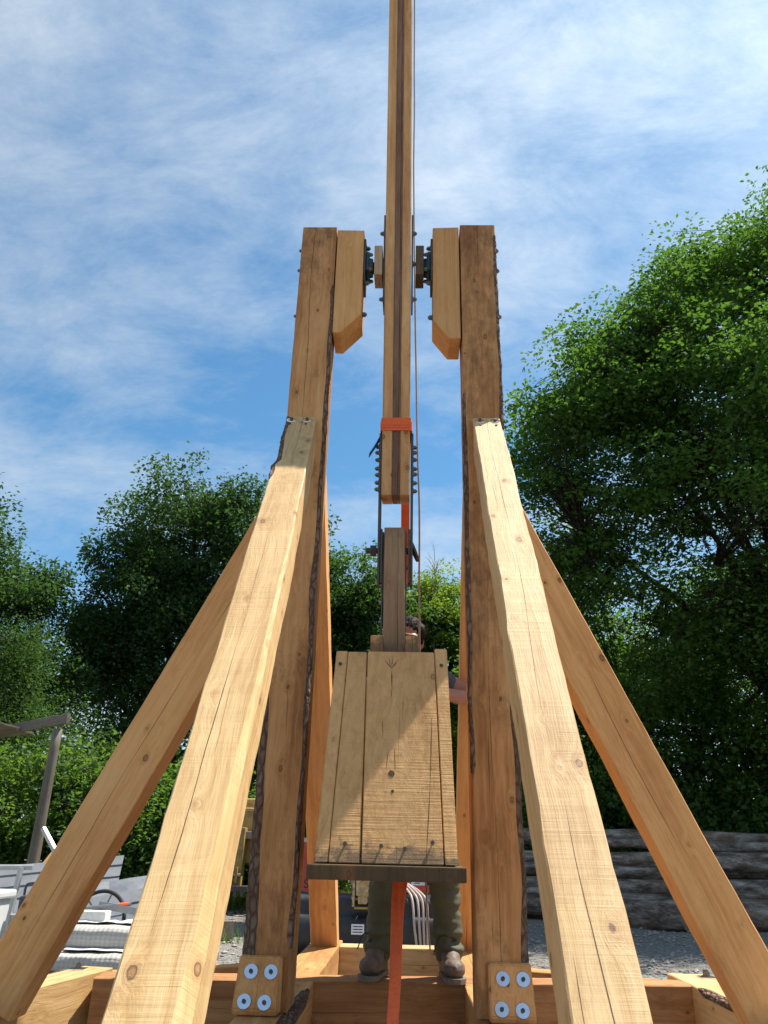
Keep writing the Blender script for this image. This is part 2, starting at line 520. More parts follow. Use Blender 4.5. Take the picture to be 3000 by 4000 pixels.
def tube_obj(name, pts, r, mat, parent=None, seg=8, base=None):
    v, f = tube(pts, r, seg)
    b = Vector(base) if base is not None else Vector(pts[0])
    return mesh_obj(name, [p - b for p in v], f, mat, parent, Matrix.Translation(b), True)


def curve(pts, n=24):
    """Catmull-Rom through pts"""
    P = [Vector(p) for p in pts]
    P = [P[0] * 2 - P[1]] + P + [P[-1] * 2 - P[-2]]
    out = []
    for i in range(1, len(P) - 2):
        for k in range(n):
            t = k / n
            a, b, c, d = P[i - 1], P[i], P[i + 1], P[i + 2]
            out.append(0.5 * ((2 * b) + (c - a) * t + (2 * a - 5 * b + 4 * c - d) * t * t + (3 * b - a - 3 * c + d) * t ** 3))
    out.append(P[-2])
    return out


_washer = [None, None]


def washer_bolt(pos, nrm, parent, r=0.0265, thin=0.003, bolt=0.009, zinc=None):
    """flat round washer with a hex bolt head on it: washer part + bolt head sub-shape"""
    z = Vector(nrm).normalized()
    M = Matrix.Translation(pos) @ z.to_track_quat('Z', 'Y').to_matrix().to_4x4()
    if _washer[0] is None:
        bm = bmesh.new()
        bmesh.ops.create_cone(bm, cap_ends=True, segments=28, radius1=0.0265, radius2=0.0255, depth=0.003)
        o = bm_obj('washer', bm, ZINC, parent, M)
        bm = bmesh.new()
        bmesh.ops.create_cone(bm, cap_ends=True, segments=6, radius1=0.0085, radius2=0.0076, depth=0.009)
        b = bm_obj('bolt', bm, SCREW, parent, M @ Matrix.Translation((0, 0, 0.006)))
        _washer[0], _washer[1] = o, b
    else:
        share('washer', _washer[0], parent, M @ Matrix.Diagonal((r / 0.0265, r / 0.0265, 1, 1)))
        share('bolt', _washer[1], parent, M @ Matrix.Translation((0, 0, 0.006)))


_nut = [None]


def nut(pos, nrm, parent, r=0.013, mat=None):
    """hex nut on a threaded stub"""
    z = Vector(nrm).normalized()
    M = Matrix.Translation(pos) @ z.to_track_quat('Z', 'Y').to_matrix().to_4x4()
    if _nut[0] is None:
        bm = bmesh.new()
        r_ = bmesh.ops.create_cone(bm, cap_ends=True, segments=20, radius1=0.018, radius2=0.018, depth=0.003)
        bmesh.ops.translate(bm, verts=r_['verts'], vec=(0, 0, 0.0015))
        r_ = bmesh.ops.create_cone(bm, cap_ends=True, segments=6, radius1=0.013, radius2=0.0125, depth=0.014)
        bmesh.ops.translate(bm, verts=r_['verts'], vec=(0, 0, 0.010))
        r_ = bmesh.ops.create_cone(bm, cap_ends=True, segments=10, radius1=0.0075, radius2=0.007, depth=0.006)
        bmesh.ops.translate(bm, verts=r_['verts'], vec=(0, 0, 0.020))
        _nut[0] = bm_obj('bolt', bm, BOLT, parent, M)
    else:
        share('bolt', _nut[0], parent, M @ Matrix.Diagonal((r / 0.013, r / 0.013, r / 0.013, 1)))

RUB = plain('black_rubber', (0.02, 0.02, 0.02), 0.8, 0, 0.3, 12, (0.10, 0.085, 0.07), 0.4)


def tubes_mesh(name, lines, mat, parent, base):
    vs, fs = [], []
    b = Vector(base)
    for pts, r, seg in lines:
        v, f = tube(pts, r, seg)
        o = len(vs)
        vs += [p - b for p in v]
        fs += [tuple(i + o for i in q) for q in f]
    return mesh_obj(name, vs, fs, mat, parent, Matrix.Translation(base), True)


# ================================================================== setting: ground
def groundmat():
    m, t = newmat('gravel_yard')
    ob = t.n('ShaderNodeTexCoord').outputs['Object']
    big = t.noise(ob, 0.22, 5, 0.6)
    med = t.noise(ob, 1.6, 6, 0.65)
    v = t.n('ShaderNodeTexVoronoi', {'Vector': ob, 'Scale': 38.0})
    fine = t.noise(ob, 60, 5, 0.7)
    g = t.ramp(t.m('ADD', t.m('MULTIPLY', v.outputs['Color'], 0.6), t.m('MULTIPLY', fine, 0.4)), [(0.15, (0.10, 0.095, 0.09)), (0.55, (0.23, 0.22, 0.20)), (0.95, (0.40, 0.38, 0.345))])
    dirt = t.ramp(fine, [(0.3, (0.16, 0.12, 0.085)), (0.7, (0.34, 0.27, 0.20))])
    c = t.mix(t.mr(t.m('ADD', t.m('MULTIPLY', big, 0.6), t.m('MULTIPLY', med, 0.4)), 0.48, 0.60), g, dirt)
    h = t.m('ADD', v.outputs['Distance'], t.m('MULTIPLY', fine, 0.6))
    bp = t.n('ShaderNodeBump', {'Height': h, 'Strength': 0.9, 'Distance': 0.02})
    b = t.n('ShaderNodeBsdfPrincipled', {'Base Color': c, 'Roughness': 0.92, 'Specular IOR Level': 0.2, 'Normal': bp.outputs[0]})
    finish(t, b.outputs[0])
    return m


GROUND = groundmat()
GRASSSOIL = plain('meadow_soil', (0.05, 0.075, 0.02), 0.95, 0, 0.4, 3.0, (0.10, 0.085, 0.05), 0.5, 0.6, 30)


def ground_z(x, y):
    far = max(0.0, sqrt(x * x + (y - 5) ** 2) - 13.0)
    return 0.018 * nz(x * 0.7, y * 0.7, 1) + 0.008 * nz(x * 2.5, y * 2.5, 4) + 0.02 * min(far, 12) * (0.4 + 0.4 * nz(x * 0.1, y * 0.1, 8))


gv, gf, gm = [], [], []
xs = sorted(set([-400, -150, -60, -30] + [round(-18 + i * 0.5, 2) for i in range(73)] + [30, 60, 150, 400]))
ys = sorted(set([-400, -120, -40, -15] + [round(-6 + i * 0.5, 2) for i in range(69)] + [40, 60, 120, 400]))
for y in ys:
    for x in xs:
        gv.append((x, y, ground_z(x, y) if abs(x) < 60 and -20 < y < 60 else 0.1))
nx = len(xs)
for j in range(len(ys) - 1):
    for i in range(nx - 1):
        gf.append((j * nx + i, j * nx + i + 1, (j + 1) * nx + i + 1, (j + 1) * nx + i))
ground = tag(mesh_obj('ground', gv, gf, GROUND, None, None, True), kind='structure')

# ================================================================== trebuchet frame
BT = 0.36
fr = empty('trebuchet_frame', (-0.085, 3.5, 0.0), 'tall sawn timber catapult frame with twin uprights and leaning braces', 'catapult frame')

W_CROSS = wood('shaded_dirty_cross_beam_pine', (0.24, 0.105, 0.042), (0.36, 0.175, 0.070), (0.48, 0.27, 0.12), stain=0.4, stain_col=(0.10, 0.045, 0.025), saw=0.4, bump=0.4, broad=0.6)  # base colour darkened for the shade on the beam's front as well as dirt
# sills, front to back
sillL = beam('sill', (-0.54, 0.85, BT - 0.0975), (-0.515, 5.80, BT - 0.0975), 0.195, 0.195, W_BASE, fr, (1, 0, 0),
             wane={1: lambda s: ((0.03 + 0.02 * nz(s * 3)) if 2.0 < s < 3.1 else 0, 0.06 if 2.0 < s < 3.1 else 0)})
sillR = beam('sill', (0.3725, 0.85, BT - 0.0975), (0.375, 5.80, BT - 0.0975), 0.195, 0.195, W_BASE, fr, (1, 0, 0))


def yc(x):
    return 4.17 + 0.10 * (x + 0.1) + 0.095


cross = beam('cross_beam', (-1.435, yc(-1.435), BT - 0.100), (1.375, yc(1.375), BT - 0.100), 0.205, 0.19, W_CROSS, fr, (0, 0, 1))
rear = beam('cross_beam', (-0.42, 5.64, BT - 0.104), (0.278, 5.66, BT - 0.104), 0.19, 0.17, W_FRESH, fr, (0, 0, 1))
beam('diagonal_tie', (-0.60, 4.95, BT - 0.10), (-1.47, 4.42, BT - 0.10), 0.15, 0.12, W_BASE, fr, (0, 0, 1))
beam('diagonal_tie', (0.46, 5.02, BT - 0.10), (1.40, 4.62, BT - 0.10), 0.15, 0.12, W_BASE, fr, (0, 0, 1))
ftL = beam('foot_beam', (-1.86, 2.75, BT - 0.10), (-1.535, 4.33, BT - 0.10), 0.205, 0.215, W_FRESH, fr, (1, 0, 0),
           wane={0: lambda s: (0.05, 0.05)})
ftR = beam('foot_beam', (1.50, 2.75, BT - 0.10), (1.475, 4.68, BT - 0.10), 0.215, 0.215, W_FRESH, fr, (1, 0, 0),
           wane={0: lambda s: (0.045 + 0.02 * nz(s * 5) if s < 1.45 else 0.0, 0.03 if s < 1.45 else 0.0)})
for q, f_ in (((-1.575, 4.225, BT + 0.0095), ftL), ((1.53, 4.56, BT + 0.0095), ftR)):
    box_obj('square_washer', (q[0], q[1], q[2] + 0.001), (0.075, 0.075, 0.005), ZINC, f_, bevel=0.001)
    nut((q[0], q[1], q[2] + 0.004), (0, 0, 1), f_, 0.017)

# uprights
UY0, UD = 3.40, 0.205
UYC = UY0 + UD / 2


def wL0(s):
    if s > 1.75: return (0, 0)
    k = (1 - s / 1.75) * 0.055 + 0.010 + 0.008 * nz(s * 4.3, 2)
    return (max(k, 0.0), max(k * 1.3, 0))


def wL1(s):
    if s < 0.25 or s > 3.42: return (0, 0)
    k = 0.013 + 0.016 * nz(s * 2.7, 5)
    return (max(k, 0.003), 0.045 + 0.03 * nz(s * 2.1, 9))


def wR0(s):
    if s < 0.9 or s > 2.75: return (0, 0)
    k = 0.013 + 0.016 * nz(s * 2.9, 15)
    return (max(k, 0.003), 0.04 + 0.03 * nz(s * 2, 3))


def wR1(s):
    if s > 2.55 and s < 3.78:
        k = 0.014 + 0.026 * nz(s * 3.3, 21)
        return (max(k, 0.0), max(k * 1.5, 0.0))
    if s < 1.35:
        k = 0.020 + 0.016 * nz(s * 3.1, 25)
        return (max(k, 0.008), 0.05)
    return (0, 0)


upL = beam('upright', (-0.5425, UYC, BT + 0.002), (-0.5325, UYC, 4.207), 0.196, UD, W_UP, fr, (1, 0, 0), wane={0: wL0, 1: wL1}, step=0.05)
upR = beam('upright', (0.371, UYC, BT + 0.002), (0.369, UYC, 4.220), 0.198, UD, W_UP, fr, (1, 0, 0), wane={0: wR0, 1: wR1}, step=0.05)


def prism(name, poly, y0, y1, mat, parent, bev=0.003):
    """polygon in x,z extruded in y; origin at its lowest point so that the grain runs up"""
    bm = bmesh.new()
    cx = sum(p[0] for p in poly) / len(poly)
    cz = min(p[1] for p in poly)
    vs = [bm.verts.new((p[0] - cx, y0 - (y0 + y1) / 2, p[1] - cz)) for p in poly]
    f = bm.faces.new(vs)
    r = bmesh.ops.extrude_face_region(bm, geom=[f])
    nv = [g for g in r['geom'] if isinstance(g, bmesh.types.BMVert)]
    bmesh.ops.translate(bm, verts=nv, vec=(0, y1 - y0, 0))
    bmesh.ops.bevel(bm, geom=bm.edges[:], offset=bev, segments=1, affect='EDGES')
    return bm_obj(name, bm, mat, parent, Matrix.Translation((cx, (y0 + y1) / 2, cz)))


bkL = prism('bearing_block', [(-0.427, 3.478), (-0.384, 3.476), (-0.277, 3.598), (-0.277, 4.186), (-0.429, 4.189)], 3.402, 3.603, W_BLOCK, fr)
bkR = prism('bearing_block', [(0.262, 3.440), (0.199, 3.440), (0.115, 3.560), (0.115, 4.203), (0.262, 4.208)], 3.402, 3.603, W_BLOCK, fr)
for z_ in (4.11, 3.965, 3.645):
    nut((-0.6415, 3.49, z_ + 0.004), (-1, 0, 0), upL, 0.010)
    nut((0.471, 3.49, z_), (1, 0, 0), upR, 0.014)
for z_ in (3.66,):
    nut((-0.277, 3.49, z_), (1, 0, 0), bkL, 0.015)
    nut((0.115, 3.49, z_ - 0.02), (-1, 0, 0), bkR, 0.015)

AZ = 3.995        # axle height
AY = 3.50
for bx_, sgn, par in ((-0.277, 1, bkL), (0.115, -1, bkR)):
    bm = bmesh.new()
    boxm(bm, (0.006, 0, 0), (0.012, 0.15, 0.30), None, 0.004)
    bkp = bm_obj('backing_plate', bm, DSTEEL, par, Matrix.Translation((bx_ + (0 if sgn > 0 else -0.012), AY, AZ)))
    bm = bmesh.new()
    boxm(bm, (sgn * 0.022, 0, 0), (0.020, 0.135, 0.135), None, 0.012)
    cylm(bm, (sgn * 0.025, 0, 0), (sgn * 0.052, 0, 0), 0.058, 0.052, 24)
    cylm(bm, (sgn * 0.050, 0, 0), (sgn * 0.066, 0, 0), 0.036, 0.030, 24)
    bear = bm_obj('flange_bearing', bm, GREENB, par, Matrix.Translation((bx_, AY, AZ)))
    for a in (-1, 1):
        for b in (-1, 1):
            nut((bx_ + sgn * 0.031, AY + a * 0.052, AZ + b * 0.052), (sgn, 0, 0), bear, 0.012)
        nut((bx_ + sgn * 0.012, AY - 0.02, AZ + a * 0.125), (sgn, 0, 0), bkp, 0.013)

# front braces, lit by the sun
ld = V(0, 0.626, 0.78)


def fb_pts(xb, xt):
    # centre line set half a thickness under the top face
    dn = V(0, 0.78, -0.626) * 0.07
    foot = V(xb, 1.57, 0.67) - ld * ((0.67 - (BT - 0.02)) / 0.78)
    top = V(xt, 3.40, 2.95) + ld * 0.02
    return foot + dn, top + dn


p0, p1 = fb_pts(-0.440, -0.555)


def ofsL(s):
    t = s / 3.40
    lo = 0.0
    if t > 0.80: lo = -0.010 + 0.006 * nz(s * 6)
    if t > 0.82: lo = 0.022 * (1 - (t - 0.82) / 0.18) * 0.9 - 0.006
    return (lo - 0.004, 0.004 + 0.004 * nz(s * 1.7, 3))


fbL = beam('front_brace', p0, p1, 0.142, 0.14, W_FRESH, fr, (1, 0, 0), ofs=ofsL, step=0.05, rough=0.0028,
           nobark=(1,),
           wane={0: lambda s: ((0.016 + 0.01 * nz(s * 5), 0.04) if s > 2.62 else (0, 0)), 1: lambda s: ((0.030 + 0.008 * nz(s * 2)) * max(0, 1 - s / 2.6), 0.045 * max(0, 1 - s / 2.6))})
p0, p1 = fb_pts(0.357, 0.384)
fbR = beam('front_brace', p0, p1, 0.139, 0.14, W_FRESH, fr, (1, 0, 0), step=0.05, rough=0.0028, ofs=lambda s: (0.003 * nz(s * 3), 0.005 * nz(s * 2.3, 7)))
bn = V(0, -0.78, 0.626)
for x_, par in ((-0.603, fbL), (-0.524, fbL), (0.347, fbR), (0.424, fbR)):
    washer_bolt(V(x_, 3.375, 2.915) + bn * 0.004, bn, par, 0.0245)
    q = V(x_, 3.34, 2.87) + bn * 0.003
    cyl_obj('screw', q, q + bn * 0.005, 0.006, SCREW, par, seg=6)

# cleats in front of the upright feet
for x0_, x1_, par_u in ((-0.640, -0.470, 'L'), (0.312, 0.480, 'R')):
    xc = (x0_ + x1_) / 2
    bm = bmesh.new()
    prof = [(3.318, 0.364), (3.308, 0.385), (3.372, 0.545), (3.399, 0.552), (3.399, 0.364)]
    hw = (x1_ - x0_) / 2
    va = [bm.verts.new((-hw + (0.006 if i == 2 else 0), p[0] - 3.35, p[1] - 0.364)) for i, p in enumerate(prof)]
    vb = [bm.verts.new((hw - (0.006 if i == 2 else 0), p[0] - 3.35, p[1] - 0.364)) for i, p in enumerate(prof)]
    bm.faces.new(va)
    bm.faces.new(vb[::-1])
    for i in range(5):
        j = (i + 1) % 5
        bm.faces.new((va[i], vb[i], vb[j], va[j]))
    bmesh.ops.bevel(bm, geom=bm.edges[:], offset=0.005, segments=2, affect='EDGES')
    cl = bm_obj('foot_cleat', bm, W_SIDE, fr, Matrix.Translation((xc, 3.35, 0.364)))
    nn = V(0, -0.16, 0.064).normalized()
    for dx, zz in ((-0.036, 0.500), (0.040, 0.500), (-0.036, 0.408), (0.040, 0.406)):
        yy = 3.308 + (zz - 0.385) / 0.16 * 0.064
        washer_bolt(V(xc + dx + (zz - 0.45) * 0.12, yy, zz) + nn * 0.003, nn, cl, 0.0262)

# side braces
beam('side_brace', (-1.640, 3.572, 0.330), (-0.575, 3.572, 2.598), 0.208, 0.145, W_SIDE, fr, (1, 0, 0), step=0.06, rough=0.002,
     ofs=lambda s: (0.003 * nz(s * 2), 0.006 * nz(s * 3.1, 4)))
beam('side_brace', (1.440, 3.572, 0.330), (0.405, 3.572, 2.590), 0.204, 0.145, W_SIDE, fr, (1, 0, 0), step=0.06, rough=0.002,
     ofs=lambda s: (0.004 * nz(s * 3), 0.003 * nz(s * 2.1, 4)))
# rear braces
rd = V(0, -(5.48 - 3.60), 2.95 - 0.36).normalized()
for x_, xt in ((-0.507, -0.545), (0.385, 0.372)):
    beam('rear_brace', V(x_, 5.535, 0.345), V(xt, 3.76, 2.78), 0.165, 0.14, W_SIDE, fr, (1, 0, 0), step=0.06, rough=0.002)

# ================================================================== throwing arm
AX = -0.080
LEAN = radians(8.0)
ad = V(-0.004, -sin(LEAN), cos(LEAN)).normalized()
axle = V(AX, AY, AZ)
a0 = axle - ad * 1.385
a1 = axle + ad * 4.6
arm = empty('throwing_arm', a0, 'long laminated wooden throwing arm pivoting on the axle, its dark core strip visible', 'catapult arm')
DA = 0.185
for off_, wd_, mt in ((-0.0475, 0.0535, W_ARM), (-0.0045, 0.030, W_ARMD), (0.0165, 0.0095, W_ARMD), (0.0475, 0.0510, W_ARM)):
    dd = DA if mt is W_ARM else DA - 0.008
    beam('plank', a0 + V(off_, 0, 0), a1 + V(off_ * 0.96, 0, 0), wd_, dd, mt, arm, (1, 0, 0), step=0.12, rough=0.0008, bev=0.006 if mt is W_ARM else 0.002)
axx = V(1, 0, 0)
ay = ad.cross(axx).normalized()
AM = Matrix(((1, ay.x, ad.x, 0), (0, ay.y, ad.y, 0), (0, ay.z, ad.z, 0), (0, 0, 0, 1)))


def arm_pt(x, y, z):
    """point in the arm's own frame; z measured from the axle along the arm, y away from the camera"""
    return V(AX + x, AY, AZ) + ad * z + (-ay if ay.y < 0 else ay) * y


AR = AM.to_3x3()
if AR.determinant() < 0:
    AR = Matrix(((1, 0, 0), (0, -AR[1][1], AR[1][2]), (0, -AR[2][1], AR[2][2])))
# axle plates, spacer blocks, axle
for s_ in (-1, 1):
    box_obj('axle_plate', arm_pt(s_ * 0.0795, 0, 0.02), (0.009, 0.15, 0.56), DSTEEL, arm, AR, 0.002)
    box_obj('spacer_block', arm_pt(s_ * (0.112 if s_ < 0 else 0.122), -0.01, 0.0), (0.046, 0.15, 0.185), W_POST if s_ < 0 else W_DARK, arm, AR, 0.004)
    for zz in (0.20, 0.0, -0.225):
        for yy in (-0.04,):
            nut(arm_pt(s_ * 0.084, yy, zz), (s_, 0, 0), arm, 0.0125)
cyl_obj('axle', V(-0.215, AY, AZ), V(-0.19, AY, AZ), 0.022, BOLT, arm, seg=20)
cyl_obj('axle', V(0.030, AY, AZ), V(0.056, AY, AZ), 0.022, BOLT, arm, seg=20)
# hinge straps at the short end
for s_ in (-1, 1):
    x_ = s_ * 0.0835
    bm = bmesh.new()
    boxm(bm, (0, 0, -0.02), (0.014, 0.10, 0.82), None, 0.003)
    hp = bm_obj('hinge_plate', bm, DSTEEL, arm, Matrix.Translation(arm_pt(x_, 0.0, -1.42)) @ AR.to_4x4())
    bm = bmesh.new()
    boxm(bm, (0, 0, 0), (0.010, 0.13, 0.28), None, 0.003)
    bm_obj('hinge_cheek', bm, DSTEEL, arm, Matrix.Translation(arm_pt(s_ * 0.0705, 0.0, -1.70)) @ AR.to_4x4())
    for zz in (-1.10, -1.135, -1.17, -1.225, -1.255, -1.30, -1.34):
        nut(arm_pt(x_ + s_ * 0.007, -0.035 + 0.035 * random.random(), zz), (s_, 0, 0), hp, 0.0125)
PIN = V(-0.078, 3.742, 2.352)
cyl_obj('hinge_pin', PIN + V(-0.150, 0, 0), PIN + V(0.11, 0, 0), 0.016, DSTEEL, arm, seg=14)
cyl_obj('pin_nut', PIN + V(-0.125, 0, 0), PIN + V(-0.094, 0, 0), 0.030, DSTEEL, arm, seg=6)
cyl_obj('pin_washer', PIN + V(0.096, 0, 0), PIN + V(0.106, 0.0, 0.004), 0.060, DSTEEL, arm, seg=24)

# ================================================================== counterweight
cw = empty('counterweight_box', (-0.08, 3.7, 0.83), 'heavy plank counterweight box hanging from a wooden post between the uprights', 'counterweight')


def board(name, quad, th, mat, parent, bev=0.003):
    """quad: front corners bl, br, tr, tl (world); th: thickness along +y"""
    o = (Vector(quad[0]) + Vector(quad[1])) / 2
    bm = bmesh.new()
    f = [bm.verts.new(Vector(q) - o) for q in quad]
    b = [bm.verts.new(Vector(q) - o + V(0, th, 0)) for q in quad]
    bm.faces.new(f)
    bm.faces.new(b[::-1])
    for i in range(4):
        j = (i + 1) % 4
        bm.faces.new((f[j], f[i], b[i], b[j]))
    bmesh.ops.bevel(bm, geom=bm.edges[:], offset=bev, segments=2, affect='EDGES')
    return bm_obj(name, bm, mat, parent, Matrix.Translation(o))


FB, FT, ZB, ZT = 3.00, 3.29, 0.891, 1.7196
kb, kt = FB / 3.32, FT / 3.50          # the front face leans back towards the top


def bq(xb0, xb1, xt0, xt1, dy=0.0, dz=0.0):
    return [(xb0 * kb, FB + dy, ZB), (xb1 * kb, FB + dy, ZB), (xt1 * kt, FT + dy, ZT + dz), (xt0 * kt, FT + dy, ZT + dz)]


def bk_(q, y0, y1):
    return [(q[0][0], y0, q[0][2]), (q[1][0], y0, q[1][2]), (q[2][0], y1, q[2][2]), (q[3][0], y1, q[3][2])]


fbn = board('front_board', bq(-0.309, -0.183, -0.277, -0.1915, 0, -0.002), 0.045, W_BOXP, cw)
fbw = board('front_board', bq(-0.178, 0.147, -0.187, 0.117, -0.003), 0.045, W_BOX, cw)


def hexa(name, fl, bk, mat, parent, bev=0.003):
    o = (Vector(fl[0]) + Vector(fl[1])) / 2
    bm = bmesh.new()
    f = [bm.verts.new(Vector(q) - o) for q in fl]
    b = [bm.verts.new(Vector(q) - o) for q in bk]
    bm.faces.new(f)
    bm.faces.new(b[::-1])
    for i in range(4):
        j = (i + 1) % 4
        bm.faces.new((f[j], f[i], b[i], b[j]))
    bmesh.ops.bevel(bm, geom=bm.edges[:], offset=bev, segments=2, affect='EDGES')
    return bm_obj(name, bm, mat, parent, Matrix.Translation(o))


q_ = bq(-0.366, -0.3115, -0.331, -0.279, -0.002)
sbl = hexa('side_board', q_, bk_(q_, 3.96, 3.96), W_BOXP, cw)
q_ = bq(0.1515, 0.203, 0.1205, 0.176, 0.003, 0.017)
sbr = hexa('side_board', q_, bk_(q_, 3.96, 3.96), W_BOXP, cw)
q_ = bq(-0.308, 0.149, -0.276, 0.118)
board('back_board', [(x, 3.915, z) for x, y, z in q_], 0.04, W_BOX, cw)
bp_ = box_obj('base_plank', (-0.070, 3.465, 0.862), (0.560, 1.03, 0.049), W_DARK, cw, bevel=0.005)
# hanger post and the two cross blocks beside it
post = beam('hanger_post', V(-0.062, 3.752, 0.95), V(-0.0775, 3.742, 2.475), 0.108, 0.135, W_POST, cw, (1, 0, 0), rough=0.001,
            endcut=lambda x, y, z, L: (x, y * (0.72 if z > L - 0.001 else 1.0), z if z < L - 0.002 else z - 0.01 + 0.012 * (0.0 if y > 0 else 0.0)))
for s_ in (-1, 1):
    pp = box_obj('post_plate', V(-0.0765 + s_ * 0.0585, 3.744, 2.16), (0.006, 0.10, 0.56), DSTEEL, cw, bevel=0.001)
    for k in range(5):
        nut(V(-0.0765 + s_ * 0.0615, 3.744 - 0.03, 2.25 - k * 0.095), (s_, 0, 0), pp, 0.008)
box_obj('cross_block', (-0.148, 3.72, 1.79), (0.060, 0.36, 0.13), W_BOX, cw)
box_obj('cross_block', (0.016, 3.72, 1.79), (0.060, 0.36, 0.13), W_BOX, cw)
slope = (FT - FB) / (ZT - ZB)
fn = V(0, -1, slope).normalized()
for x_, z_, par in ((-0.222, 0.952, fbn), (-0.0915, 0.947, fbw), (-0.006, 0.940, fbw), (0.0935, 0.962, fbw), (-0.290, 1.655, sbl), (0.140, 1.655, sbr)):
    q = V(x_, FB + (z_ - ZB) * slope - 0.004, z_)
    cyl_obj('nail', q + V(0, 0.01, 0), q + fn * 0.006, 0.004, SCREW, par, seg=8)
    cyl_obj('nail_head', q + fn * 0.006, q + fn * 0.009, 0.0075, SCREW, par, seg=10)
# checks and knots in the wide front board
CHK = plain('check_shadow', (0.030, 0.018, 0.012), 0.9, 0, 0.1)


def onboard(x, z, o=0.0):
    t_ = (z - ZB) / (ZT - ZB)
    return V(x * (kb + (kt - kb) * t_), FB + (FT - FB) * t_ - 0.003 - o, z)


def sliver(x0, z0, x1, z1, w0, par):
    a, b = onboard(x0, z0, 0.0), onboard(x1, z1, 0.0)
    d = (b - a).normalized()
    sd = d.cross(fn).normalized() * w0
    vs_ = [a, a.lerp(b, 0.4) + sd, b, a.lerp(b, 0.4) - sd]
    vs_ = [v - a + fn * 0.0008 for v in vs_] + [v - a - fn * 0.003 for v in vs_]
    fs_ = [(0, 1, 2, 3), (7, 6, 5, 4), (0, 4, 5, 1), (1, 5, 6, 2), (2, 6, 7, 3), (3, 7, 4, 0)]
    mesh_obj('check', vs_, fs_, CHK, par, Matrix.Translation(a))


for ln_ in ((-0.075, 1.635, -0.072, 1.548, 0.0022), (-0.075, 1.640, -0.108, 1.680, 0.0016), (-0.075, 1.640, -0.046, 1.684, 0.0016), (-0.075, 1.640, -0.072, 1.705, 0.0013), (-0.078, 1.642, -0.092, 1.700, 0.0010),
            (-0.072, 1.548, -0.076, 1.50, 0.0010), (-0.082, 1.30, -0.088, 1.22, 0.0008), (-0.055, 1.30, -0.050, 1.215, 0.0008), (0.105, 1.43, 0.096, 1.16, 0.0012), (0.096, 1.16, 0.078, 0.90, 0.0010), (-0.11, 1.42, -0.106, 1.33, 0.0009), (-0.02, 1.52, -0.024, 1.42, 0.0008)):
    sliver(*ln_, fbw)
for kx, kz, kr in ((-0.066, 1.205, 0.0125), (-0.060, 1.140, 0.006)):
    c_k = onboard(kx, kz)
    ring_ = [c_k + V(kr * cos(2 * pi * k / 14) * (1 + 0.25 * nz(k * 1.3, kx)), 0, kr * sin(2 * pi * k / 14) * (1 + 0.25 * nz(k * 1.7, kz))) for k in range(14)]
    ring_ = [V(p.x, FB + (p.z - ZB) * slope - 0.003, p.z) for p in ring_]
    mesh_obj('knot', [p - c_k + fn * 0.001 for p in ring_] + [p - c_k - fn * 0.004 for p in ring_], [tuple(range(14))[::-1]] + [(k, (k + 1) % 14, 14 + (k + 1) % 14, 14 + k) for k in range(14)], W_DARK, fbw, Matrix.Translation(c_k))

# ================================================================== straps and ropes
st = empty('ratchet_strap', arm_pt(0, 0, -1.0), 'orange webbing strap wrapped round the arm above the hinge', 'strap')


def ribbon(name, pts, side, wdt, th, mat, parent, n=10, twist=None):
    C_ = curve(pts, n)
    vs, fs = [], []
    for i, p in enumerate(C_):
        d = (C_[min(i + 1, len(C_) - 1)] - C_[max(i - 1, 0)]).normalized()
        sd = Vector(side)
        if twist: sd = Quaternion(d, twist(i / (len(C_) - 1))) @ sd
        sd = (sd - d * sd.dot(d)).normalized()
        nn_ = d.cross(sd)
        for a, b in ((-1, -1), (1, -1), (1, 1), (-1, 1)):
            vs.append(p + sd * (a * wdt / 2) + nn_ * (b * th / 2))
    for i in range(len(C_) - 1):
        for k in range(4):
            k2 = (k + 1) % 4
            fs.append((i * 4 + k, i * 4 + k2, i * 4 + 4 + k2, i * 4 + 4 + k))
    fs.append((3, 2, 1, 0))
    e = (len(C_) - 1) * 4
    fs.append((e, e + 1, e + 2, e + 3))
    b0 = C_[0]
    return mesh_obj(name, [v - b0 for v in vs], fs, mat, parent, Matrix.Translation(b0))


for lay, (zo, hh, ex) in enumerate(((-0.985, 0.050, 0.0815), (-1.008, 0.050, 0.0850))):
    pts = []
    rr = 0.016
    dx_, dy_ = ex, DA / 2 + 0.002 + lay * 0.0035
    for cx_, cy_, a0_ in ((1, -1, -90), (1, 1, 0), (-1, 1, 90), (-1, -1, 180)):
        for k in range(5):
            a = radians(a0_ + k * 22.5)
            pts.append((cx_ * (dx_ - rr) + rr * cos(a), cy_ * (dy_ - rr) + rr * sin(a)))
    vs, fs = [], []
    nP = len(pts)
    for i, (px_, py_) in enumerate(pts):
        for dz in (-hh / 2, hh / 2):
            for sc_ in (1.0, 0.965):
                vs.append(arm_pt(px_ * sc_ + 0.0, py_ * sc_, zo + dz))
    for i in range(nP):
        j = (i + 1) % nP
        a, b = i * 4, j * 4
        fs += [(a, b, b + 2, a + 2), (a + 1, a + 3, b + 3, b + 1), (a + 2, b + 2, b + 3, a + 3), (a, a + 1, b + 1, b)]
    bnd = mesh_obj('band', [v - arm_pt(0, 0, zo) for v in vs], fs, ORANGE, st, Matrix.Translation(arm_pt(0, 0, zo)))
    if lay == 1:
        for dz in (-0.010, 0.004):
            for k in range(17):
                q = arm_pt(-0.068 + k * 0.0085, -dy_ - 0.0008, zo + dz)
                box_obj('stitch', q, (0.0055, 0.0012, 0.0014), STITCH, bnd, AR, 0.0)
